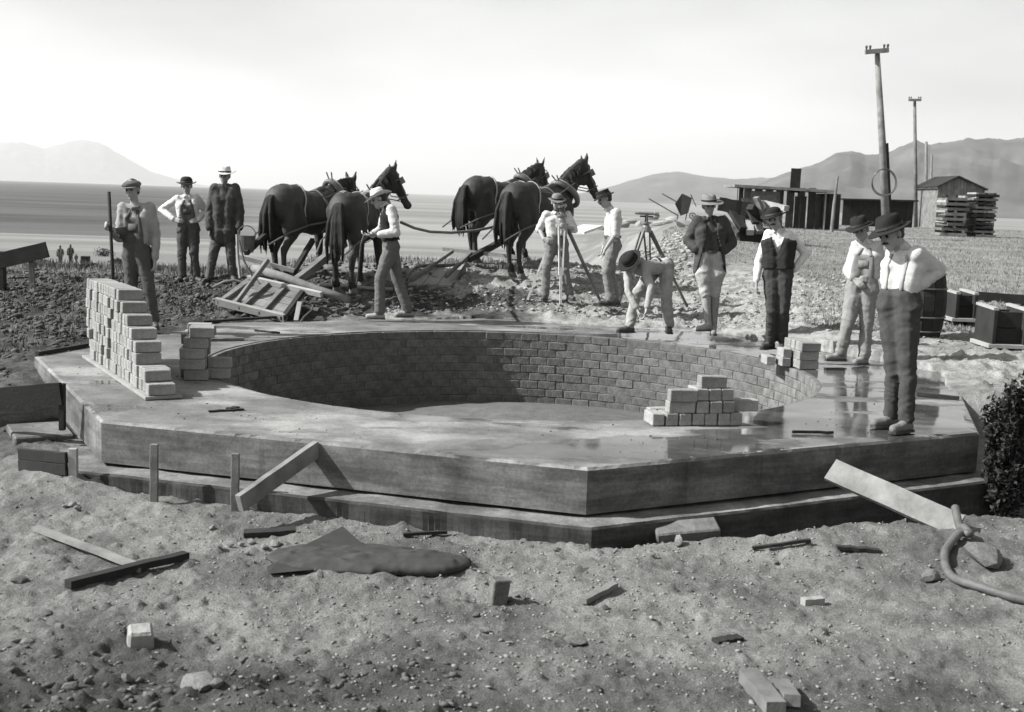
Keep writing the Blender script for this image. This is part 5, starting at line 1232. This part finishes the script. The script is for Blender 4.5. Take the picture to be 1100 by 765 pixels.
# right scraper
s2 = g3(460, 307); D2 = s2.y; sc2 = thing('drag_scraper', 'flat pale bottomed scraper with curved handles behind the right team', 'scraper', tuple(s2))
A_ = dep(438, 305, D2); B_ = dep(485, 306.5, D2 + .02); C_ = dep(499, 284, D2 + .85); E_ = dep(462, 283, D2 + .85)
nrm_ = (B_ - A_).cross(E_ - A_).normalized(); nrm_ = nrm_ if nrm_.z > 0 else -nrm_
for k in range(3):
    t0_, t1_ = k / 3 + .008, (k + 1) / 3 - .008; b = MB(); a1, a2, a3, a4 = (quadp(A_, B_, C_, E_, s_, t_) for s_, t_ in ((t0_, 0), (t1_, 0), (t1_, 1), (t0_, 1)))
    o_ = -nrm_ * .03; b.v = [tuple(x) for x in (a1, a2, a3, a4, a1 + o_, a2 + o_, a3 + o_, a4 + o_)]; b.f = [(0, 1, 2, 3), (7, 6, 5, 4), (0, 4, 5, 1), (1, 5, 6, 2), (2, 6, 7, 3), (3, 7, 4, 0)]; b.build('plank', pwood, sc2)
b = MB(); dn_ = Vector((0, 0, -1)); b.v = [tuple(x) for x in (B_, C_, C_ + dn_ * .2, B_ + dn_ * .05, B_ + Vector((.03, 0, 0)), C_ + Vector((.03, 0, 0)), C_ + Vector((.03, 0, -.2)), B_ + Vector((.03, 0, -.05)))]; b.f = [(0, 1, 2, 3), (7, 6, 5, 4), (0, 4, 5, 1), (1, 5, 6, 2), (2, 6, 7, 3), (3, 7, 4, 0)]; b.build('side_plate', metal, sc2)
for (p_, q_) in (((441, 303.5), (486, 270)), ((479, 300), (506, 272))):
    b = MB(); b.beam(dep(*p_, D2 + .05) + Vector((0, 0, .04)), dep(*q_, D2 + 1.2), .055, .055); b.build('handle', wood, sc2, bevel=.006)
b = MB(); b.tube([dep(437, 300, D2), dep(441, 292, D2 + .2), dep(447, 287, D2 + .4), dep(457, 285, D2 + .6), dep(490, 285, D2 + .8)], .024, 8); b.build('bail', metal, sc2, smooth=True)
raised('pale doubletree bar lying behind the right team', dep(476, 267.5, D2 + 1.5), dep(562, 277, D2 + 1.2), .07, .06, pwood, 'doubletree', 'wooden bar')
raised('dark tongue pole running between the horses of the right team', dep(503, 279, D2 + 1.0), dep(582, 236, D2 + 3.0), .09, .09, dwood, 'wagon_tongue', 'pole')
raised('short pale bar next to the right scraper', g3(498, 284, .05), g3(520, 279, .05), .05, .05, pwood, 'singletree', 'wooden bar')
# lines
b = MB(); lp = [(431, 239, 16.5), (445, 245, 17.0), (462, 249, 17.8), (485, 250, 18.6), (510, 248, 19.2), (534, 243, 19.3)]
b.tube([dep(*q) for q in lp], .022, 6); tag(b.build('driving_line', harn, smooth=True), 'sagging driving line from the man in the pale hat to the right team', 'rope')
b = MB(); hh = Pd['hl']; b.tube([hh + Vector((-.08, 0, .02)), dep(388, 262, 16.6), dep(384, 300, 16.9), dep(383, 306, 17.0)], .012, 6); tag(b.build('rein_end', harn, smooth=True), 'loose rein end dropping from the hands of the man in the pale hat', 'rein')

# --- far things on the right
def shed_frame():
    p = hit(845, 245); D = p.y; z0 = p.z
    def Q(px, py, dy=0): return dep(px, py, D + dy)
    r_ = thing('open_shed', 'low open fronted work shed with a tilted dark board above its roof', 'shed', tuple(p))
    k = D / FPX
    def panel(name, x0, y0, x1, y1, dy, th, m): 
        b = MB(); a, c = Q(x0, y1, dy), Q(x1, y0, dy); b.box(((a.x + c.x) / 2, D + dy, (a.z + c.z) / 2), (c.x - a.x, th, c.z - a.z)); return b.build(name, m, r_)
    nb = 7
    for i in range(nb): panel('wall_board', 797 + i * 11.5, 202, 797 + (i + 1) * 11.5 - .6, 246, 1.8, .05, wood)
    for i in range(5): panel('front_board', 852 + i * 7.6, 211, 852 + (i + 1) * 7.6 - .5, 246, .06 + .01 * (i % 2), .05, dwood)
    panel('post', 790, 199, 793, 247, 0, .14, dwood); panel('post', 884, 205, 888, 247, -.06, .14, pwood); panel('post', 838, 201, 841, 246, .05, .1, dwood)
    panel('stored_panel', 806, 206, 838, 224, .9, .05, pale_stone); panel('stored_panel', 793, 200, 799, 222, .5, .05, dwood)
    b = MB(); a = Q(788, 199.5); c = Q(894, 206); b.beam(a + Vector((0, 1.0, .0)), c + Vector((0, 1.0, 0)), 2.6, .10, (0, 0, 1)); b.build('roof', wood, r_)
    b = MB(); a = Q(889, 208, .1); c = Q(889, 246, .1); b.box((a.x + .30, D + 1.2, (a.z + c.z) / 2), (.5, 2.2, a.z - c.z)); b.build('lean_to', dwood, r_, bevel=.02)
    b = MB(); b.beam(Q(853.5, 207, .3), Q(855.5, 181, .3), .40, .06, (0, 1, 0)); b.build('upright_board', dwood, r_)
shed_frame()
pS = hit(893, 250); single('thin_pole', 'thin crooked pole standing right of the open shed', 'pole', wood, lambda b: b.tube([dep(893, 252, pS.y), dep(896, 220, pS.y), dep(900, 189, pS.y)], [.07, .06, .04], 8))
def utility_pole(label, px0, py0, px1, py1, D, w0, w1, arm=None, extra=False):
    base = dep(px0, py0, D); base.z = gz(base.x, base.y); top = dep(px1, py1, D); r_ = thing('utility_pole', label, 'utility pole', tuple(base), 0, 'utility poles in a receding row')
    b = MB(); b.tube([base - Vector((0, 0, .3)), base.lerp(top, .5), top], [w0, (w0 + w1) / 2, w1], 12); b.build('shaft', wood, r_, smooth=True)
    if arm:
        for dz in ((0, -.34) if extra else (0,)):
            if dz: continue
            a = dep(arm[0], arm[1], D - w1 * 1.4); c = dep(arm[2], arm[3], D - w1 * 1.4); b = MB(); b.beam(a, c, .12, .14, (0, 0, 1)); ca = b.build('crossarm', wood, r_)
            for t in (.04, .2, .8, .96):
                q = a.lerp(c, t); b = MB(); b.tube([q + Vector((0, 0, .06)), q + Vector((0, 0, .16)), q + Vector((0, 0, .20))], [.02, .045, .03], 8); b.build('insulator', metal, ca)
    if extra:
        b = MB(); a = dep(px0 + 2.6, py0, D); c = dep(951.5, 154, D); a.z = base.z; b.beam(a, c, .13, .16, (0, 1, 0)); b.build('stub_brace', dwood, r_)
    return r_
PU = utility_pole('nearest and tallest utility pole, leaning left with a short crossarm', 954, 255, 942, 54, 40, .15, .085, (929.5, 56, 954.5, 54), True)
utility_pole('second utility pole of the row with a thin crossarm', 984.5, 240, 982.5, 107, 75, .13, .09, (976, 107.5, 989.5, 107.5))
utility_pole('third utility pole of the row, between two others', 996, 232, 995, 152, 112, .16, .12)
utility_pole('farthest utility pole of the row', 1000.5, 230, 1001, 166, 142, .16, .12)
c_ = dep(950, 196, 39.6); b = MB(); b.tube([c_ + Vector((.40 * math.cos(a), .05 * math.sin(2 * a), .43 * math.sin(a))) for a in np.linspace(0, 2 * math.pi, 33)], .018, 6, False); b.tube([c_ + Vector((.38 * math.cos(a + .1), .04, .41 * math.sin(a))) for a in np.linspace(0, 2 * math.pi, 33)], .014, 6, False)
tag(b.build('wire_coil', metal, smooth=True), 'coil of wire hung on the nearest utility pole', 'wire coil')
# low dark shed behind the poles
p = hit(945, 242); D = 66; r_ = thing('low_shed', 'long low dark shed in the distance behind the nearest utility pole', 'shed', (dep(945, 236, D).x, D, gz(dep(945, 236, D).x, D)))
z0 = gz(dep(945, 236, D).x, D)
for i in range(10):
    a = dep(906 + i * 7.6, 215 + i * .1, D); b = MB(); b.box((a.x + .18, D, (a.z + z0) / 2), (.36, .08 + .02 * (i % 2), a.z - z0)); b.build('wall_board', dwood, r_)
b = MB(); a = dep(903, 214, D - .3); c = dep(985, 216, D - .3); b.beam(a + Vector((0, .9, 0)), c + Vector((0, .9, 0)), 2.4, .09); b.build('roof', dwood, r_)
# gabled shed
D = 72; z0 = gz(dep(1030, 230, D).x, D); r_ = thing('gabled_shed', 'small gabled plank shed behind the lumber stacks', 'shed', (dep(1030, 230, D).x, D, z0))
ap_, el_, er_ = dep(1029, 190.5, D), dep(1005.5, 201, D), dep(1060, 204, D); n_ = 14; ze = dep(1033, 203, D).z
for i in range(n_):
    x0, x1 = 1008 + i * 49 / n_, 1008 + (i + 1) * 49 / n_ - .35; xm = (x0 + x1) / 2
    def top(x): return 191.5 + (x - 1029) / -23.5 * 9.8 if x < 1029 else 191.5 + (x - 1029) / 31 * 12.2
    a, c = dep(x0, top(x0), D), dep(x1, top(x1), D); b = MB(); yb = D + .01 * (i % 2)
    b.v = [(a.x, yb, z0), (c.x, yb, z0), (c.x, yb, c.z), (a.x, yb, a.z), (a.x, yb + .05, z0), (c.x, yb + .05, z0), (c.x, yb + .05, c.z), (a.x, yb + .05, a.z)]; b.f = [(0, 1, 2, 3), (7, 6, 5, 4), (0, 4, 5, 1), (1, 5, 6, 2), (2, 6, 7, 3), (3, 7, 4, 0)]; b.build('wall_board', wood, r_)
for e_ in (el_, er_):
    b = MB(); m_ = Vector((0, 1.9, 0)); b.beam(ap_ + m_ + Vector((0, 0, .05)), e_ + m_, 4.2, .09, (0, 0, 1)); b.build('roof_slope', dwood, r_)
b = MB(); xl = dep(1008, 215, D).x; b.box((xl + .04, D + 2, (ze + z0) / 2), (.06, 3.9, ze - z0)); b.build('side_wall', wood, r_)
b = MB(); xr = dep(1056.5, 215, D).x; b.box((xr + .02, D + 2, (ze + z0) / 2), (.06, 3.9, ze - z0)); b.build('side_wall', wood, r_)
# lumber stacks
def lumber(label, x0, x1, ytop, ybot, m, n, seed):
    rr = random.Random(seed); p = hit((x0 + x1) / 2, ybot); D = p.y; r_ = thing('lumber_stack', label, 'lumber stack', tuple(p), 0, 'stacks of forms and lumber by the gabled shed'); a = dep(x0, ybot, D); c = dep(x1, ytop, D); H_ = c.z - p.z; W_ = c.x - a.x
    for k in range(n):
        z = p.z + H_ * (k + .4) / n; j0, j1 = rr.uniform(-.10, .10), rr.uniform(-.10, .10)
        b = MB(); b.beam((a.x + j0, D + .3 + rr.uniform(-.06, .06), z), (a.x + W_ + j1, D + .3 + rr.uniform(-.06, .06), z), 1.0, H_ / n * rr.uniform(.45, .62)); b.build('plank', m if rr.random() < .6 else wood, r_)
        for t in (.06, .5, .93):
            b = MB(); b.box((a.x + W_ * t, D + .3, z + H_ / n * .5), (.09, .96, H_ / n * .42)); b.build('spacer', pwood if rr.random() < .35 else dwood, r_)
lumber('left of two stacks of lumber, of spaced pale boards before the gabled shed', 1011, 1038, 211, 254, wood, 8, 1)
lumber('right of two stacks of lumber, darker and tightly piled before the gabled shed', 1043, 1069, 208, 255, dwood, 11, 2)
# wheelbarrow upside down on the bank
p = hit(731, 238); D = p.y
wb_ = thing('wheelbarrow', 'upturned wheelbarrow with two handles pointing left on the far bank', 'wheelbarrow', tuple(p))
for (a, c) in (((697, 213.5), (729, 232)), ((711, 208), (736, 222))):
    b = MB(); b.beam(dep(*a, D - .2), dep(*c, D), .09, .08); b.build('handle', wood, wb_)
b = MB(); V_ = [dep(725, 219, D - .3), dep(732.5, 208, D + .2), dep(743, 213, D + .1), dep(739, 229, D - .4), dep(731, 232, D - .5)]; W__ = [v_ + Vector((.12, .65, .02)) for v_ in V_]
b.v = [tuple(x) for x in V_ + W__]; b.f = [(0, 1, 2, 3, 4), (9, 8, 7, 6, 5)] + [(i, i + 5, (i + 1) % 5 + 5, (i + 1) % 5) for i in range(5)]; b.build('tray', dwood, wb_, bevel=.02)
for (a, c) in (((728, 230), (728, 239)), ((738, 228), (736, 239)), ((742, 209), (748, 222))):
    b = MB(); b.beam(dep(*a, D), dep(*c, D), .06, .06); b.build('leg', dwood, wb_)
wc = dep(744, 232, D + .1); b = MB(); b.tube([wc + Vector((.22 * math.cos(a), .1 * math.sin(a), .22 * math.sin(a))) for a in np.linspace(0, 6.283, 21)], .035, 6, False); whl = b.build('wheel', metal, wb_)
for a in np.linspace(0, math.pi, 4, endpoint=False):
    b = MB(); d_ = Vector((.21 * math.cos(a), .1 * math.sin(a), .21 * math.sin(a))); b.tube([wc - d_, wc + d_], .015, 5); b.build('spoke', metal, whl)
# scrap pile behind the men
p = hit(800, 255); D = p.y - 2; rr = random.Random(5); sp = thing('scrap_pile', 'jumbled pile of timbers and boards behind the two men right of centre', 'scrap pile', tuple(p))
for (a, c, w_, m) in (((772, 219), (808, 226), .42, dwood), ((768, 216), (800, 219), .15, wood), ((776, 214), (790, 222), .12, pwood), ((806, 222), (818, 236), .2, dwood), ((797, 228), (794, 251), .2, pwood), ((803, 231), (806, 250), .18, pwood), ((811, 230), (816, 250), .2, pwood), ((818, 216), (832, 250), .13, wood), ((812, 212), (824, 240), .1, wood), ((793, 251), (830, 255), .5, dwood),
                      ((820, 218), (845, 224), .16, pwood), ((800, 214), (812, 240), .1, dwood), ((785, 226), (798, 246), .14, dwood), ((825, 226), (840, 250), .14, dwood), ((776, 232), (792, 250), .16, wood)):
    b = MB(); b.beam(dep(*a, D + rr.uniform(-.4, .6)), dep(*c, D + rr.uniform(-.4, .4)), .18, w_ * .8, (0, 0, 1), .01); b.build('timber', m, sp)
p = hit(690, 246)
for k, (x, y, w_, kk) in enumerate(((668, 246, 26, 0), (676, 240, 20, 1), (690, 243, 24, 2), (712, 243, 26, 3), (735, 244, 30, 4), (752, 240, 24, 5), (650, 250, 22, 6), (700, 236, 18, 0), (722, 238, 20, 1), (765, 246, 24, 2))):
    rock('pale lump of rubble on the crest of the far bank', x, y, w_, pale_stone, kk, 1.2, .6, 'rubble lumps on the far bank', sink=.4)
raised('pale flat board tilted on the rubble behind the man in rolled sleeves', dep(617, 250, 24), dep(637, 243, 24.6), .45, .05, limed, 'tilted_board', 'board')
# form boxes and barrel on the right bank
def form_box(label, x0, x1, y0, y1, m=dwood):
    p = hit((x0 + x1) / 2, y1); D = p.y; r_ = thing('mortar_box', label, 'wooden box', tuple(p), 0, 'wooden boxes on the right bank'); a, c = dep(x0, y1, D), dep(x1, y0, D); W_ = c.x - a.x; zt = c.z; zb = p.z; H_ = (zt - zb); dp_ = .38
    def bx(n, cc_, sz, mm_): q = MB(); q.box(cc_, sz); q.build(n, mm_, r_, bevel=.006)
    cx = a.x + W_ / 2
    for i in range(2): bx('front_board', (cx, D, zb + .08 + H_ * (.22 + .42 * i)), (W_, .04, H_ * .40), m)
    bx('back_board', (cx, D + dp_, zb + .08 + H_ * .43), (W_, .04, H_ * .8), m)
    for sg in (0, 1): q = MB(); q.beam((a.x + sg * W_, D - .10, zb + .08 + H_ * .42), (a.x + sg * W_, D + dp_ + .08, zb + .08 + H_ * .46), .045, H_ * .92); q.build('end_board', m, r_, bevel=.005); q = MB(); q.beam((a.x + sg * W_, D - .10, zb + .09 + H_ * .89), (a.x + sg * W_, D + dp_ + .08, zb + .09 + H_ * .93), .06, .03); q.build('rim', pwood, r_)
    bx('floor_board', (cx, D + dp_ / 2, zb + .07), (W_ + .12, dp_ + .2, .05), pwood)
    for sg in (.15, .85): bx('runner', (a.x + W_ * sg, D + dp_ / 2, zb + .02), (.08, dp_ + .1, .08), m)
form_box('smaller open wooden mortar box, left of the other', 1024, 1046, 319, 349)
form_box('larger open wooden mortar box at the right edge of the picture', 1063, 1100, 336, 378)
raised('long low plank behind the mortar boxes at right', g3(1046, 326, .08), g3(1120, 330, .08), .05, .14, dwood, 'plank', 'plank')
p = hit(987, 362); b = MB(); H_ = .88; ring_ = []
br = thing('barrel', 'dark upright wooden barrel behind the man at the slab corner', 'barrel', tuple(p))
for k in range(14):
    a0, a1 = 2 * math.pi * k / 14 + .012, 2 * math.pi * (k + 1) / 14 - .012; q = MB(); nz = 6
    for j in range(nz):
        t = j / (nz - 1); r_ = .24 + .06 * math.sin(math.pi * t)
        for a in (a0, a1): 
            for rr_ in (r_, r_ - .03): q.v.append((p.x + rr_ * math.cos(a), p.y + rr_ * math.sin(a), p.z + H_ * t))
    for j in range(nz - 1):
        o_ = 4 * j; q.f += [(o_, o_ + 2, o_ + 6, o_ + 4), (o_ + 1, o_ + 5, o_ + 7, o_ + 3), (o_, o_ + 4, o_ + 5, o_ + 1), (o_ + 2, o_ + 3, o_ + 7, o_ + 6)]
    q.f += [(0, 1, 3, 2), (4 * nz - 4, 4 * nz - 2, 4 * nz - 1, 4 * nz - 3)]; q.build('stave', dwood, br)
for t in (.1, .3, .7, .9):
    q = MB(); r_ = .243 + .06 * math.sin(math.pi * t); q.tube([Vector((p.x + r_ * math.cos(a), p.y + r_ * math.sin(a), p.z + H_ * t)) for a in np.linspace(0, 6.283, 29)], .012, 6, False); q.build('hoop', metal, br)
q = MB(); q.tube([(p.x, p.y, p.z + H_ - .05), (p.x, p.y, p.z + H_ - .03)], .245, 20); q.build('lid', dwood, br)

# --- shrubs
leafm = mat('dark_leaves', .016, var=.5, scale=5, bump=0, rough=.7)
def shrub(label, c, rx, rz, n, seed, lf=.035, cat='shrub', group=None, m=None):
    rs = np.random.RandomState(seed); r_ = thing('shrub', label, cat, tuple(c), 0, group)
    b = MB(); rr = random.Random(seed); tips = []
    for k in range(14):
        a = rr.uniform(0, 6.28); e = Vector((math.cos(a) * rx * rr.uniform(.2, .8), math.sin(a) * rx * rr.uniform(.2, .8), rz * rr.uniform(.6, 1.5))); mid = e * .5 + Vector((0, 0, rz * .15)); b.tube([Vector(c), Vector(c) + mid, Vector(c) + e], [rx * .035, rx * .02, rx * .006], 5); tips.append(Vector(c) + e); tips.append(Vector(c) + mid)
    b.build('stems', dwood, r_)
    P_ = rs.normal(0, 1, (n, 3)); P_ /= np.linalg.norm(P_, axis=1)[:, None]; P_ *= (rs.random_sample(n) ** .4)[:, None]; P_ *= (1 + .35 * fbm(P_ * 2.2, 3, seed))[:, None]
    keep = fbm(P_ * 3.3, 2, seed + 1) > -.35; P_ = P_[keep]; n = len(P_)
    P_ = P_ * np.array([rx, rx, rz]) + np.array([c[0], c[1], c[2] + rz * .95]); d1 = rs.normal(0, 1, (n, 3)); d1 /= np.linalg.norm(d1, axis=1)[:, None]; d2 = np.cross(d1, rs.normal(0, 1, (n, 3))); d2 /= np.linalg.norm(d2, axis=1)[:, None]
    V = np.stack([P_ - d1 * lf, P_ + d2 * lf * .45, P_ + d1 * lf, P_ - d2 * lf * .45], 1).reshape(-1, 3); me = bpy.data.meshes.new('foliage'); me.from_pydata(V.tolist(), [], (np.arange(4 * n).reshape(-1, 4)).tolist()); link('foliage', me, m or leafm, r_)
    return r_
sb = dep(1083, 480, 9.1); shrub('dark leafy shrub at the right edge by the shaded slab face', (sb.x + .03, 9.1, -.55), .21, .54, 10000, 1, .026)
for k, (x, y, rx, rz, lab) in enumerate(((995, 236, 1.0, .5, 'low dark bush between the utility poles and the gabled shed'), (1084, 248, 1.3, .5, 'low dark bush right of the lumber stacks'), (915, 240, 1.2, .4, 'low dark bush just right of the thin crooked pole'), (1045, 335, .0, 0, ''))):
    if rx: q = hit(x, y); shrub(lab, (q.x, min(q.y, 62), gz(q.x, min(q.y, 62)) - .1), rx, rz, 1800, 10 + k, .09)
for k, (x, y, rx, rz) in enumerate(((10, 285, .5, .3), (46, 283, .4, .25), (112, 276, 1.0, .5), (126, 283, .7, .3), (96, 291, .8, .3), (170, 290, .6, .25))):
    q = hit(x, y); shrub('low scrubby bush on the slope beyond the left soil bank', (q.x, q.y, gz(q.x, q.y) - .1), rx, rz, 500, 30 + k, .09, group='bushes on the far left slope')

# --- far figures on the left slope
def far_person(label, px, pyb, pyt, seed):
    p = hit(px, pyb); D = p.y; H_ = (pyb - pyt) * D / FPX; s = H_ / 1.75; g = gz(p.x, p.y); b = MB(); rr = random.Random(seed)
    o = Vector((p.x, p.y, g))
    for sg in (-1, 1):
        b.chain([(o + Vector((sg * .10, 0, .06)) * s, .06 * s), (o + Vector((sg * .09, 0, .48)) * s, .075 * s), (o + Vector((sg * .08, 0, .88)) * s, .11 * s)]); b.chain([(o + Vector((sg * .19, 0, 1.40)) * s, .065 * s), (o + Vector((sg * .27, -.02, 1.12)) * s, .055 * s), (o + Vector((sg * .22, -.12, .88)) * s, .045 * s)]); b.cap(o + Vector((sg * .08, 0, .95)) * s, .12 * s, o + Vector((sg * .12, 0, 1.36)) * s, .11 * s)
    b.cap(o + Vector((0, 0, 1.4)) * s, .08 * s, o + Vector((0, 0, 1.6)) * s, .085 * s); b.cap(o + Vector((0, 0, 1.62)) * s, .10 * s, o + Vector((0, 0, 1.70)) * s, .07 * s)
    me = b.remesh(.035 * s, 1); tag(link('person', me, darkt if seed else jack), label, 'man', 'distant figures on the left slope')
far_person('tiny distant figure standing alone on the left slope', 65, 287, 263, 0)
far_person('tiny distant figure, left of a close pair on the left slope', 76, 285, 262, 1)
far_person('short distant figure, right of a close pair on the left slope', 82, 284, 272, 2)
p = hit(92, 287); single('far_box', 'dark distant crate beside the tiny figures on the left slope', 'crate', dwood, lambda b: b.box((p.x, p.y, p.z + .4), (.65, .5, .85), Matrix.Rotation(.2, 3, 'Z')), bevel=.03)

# --- labels of look-alike stones and bushes: their order from the left inside each group
ORD = ['first', 'second', 'third', 'fourth', 'fifth', 'sixth', 'seventh', 'eighth', 'ninth', 'tenth', 'eleventh', 'twelfth', 'thirteenth', 'fourteenth', 'fifteenth']
ciw = camo.matrix_world.inverted()
SH = {'stones half buried at lower left': 'half buried rough grey stone at lower left, %s from the left of its group',
      'small pale stones before the slab': 'small pale loose stone before the slab, %s from the left of its group',
      'small stones in the middle foreground': 'small loose stone in the middle foreground, %s from the left of its group',
      'rubble lumps on the far bank': 'pale rubble lump on the far bank crest, %s from the left',
      'bushes on the far left slope': 'low scrubby bush beyond the left soil bank, %s from the left'}
for gname, fmt in SH.items():
    L_ = [o for o in COL.objects if o.get('group') == gname and not o.parent]
    def px_(o): q = ciw @ o.location; return q.x / -q.z
    for k, o in enumerate(sorted(L_, key=px_)): o['label'] = fmt % ORD[k]
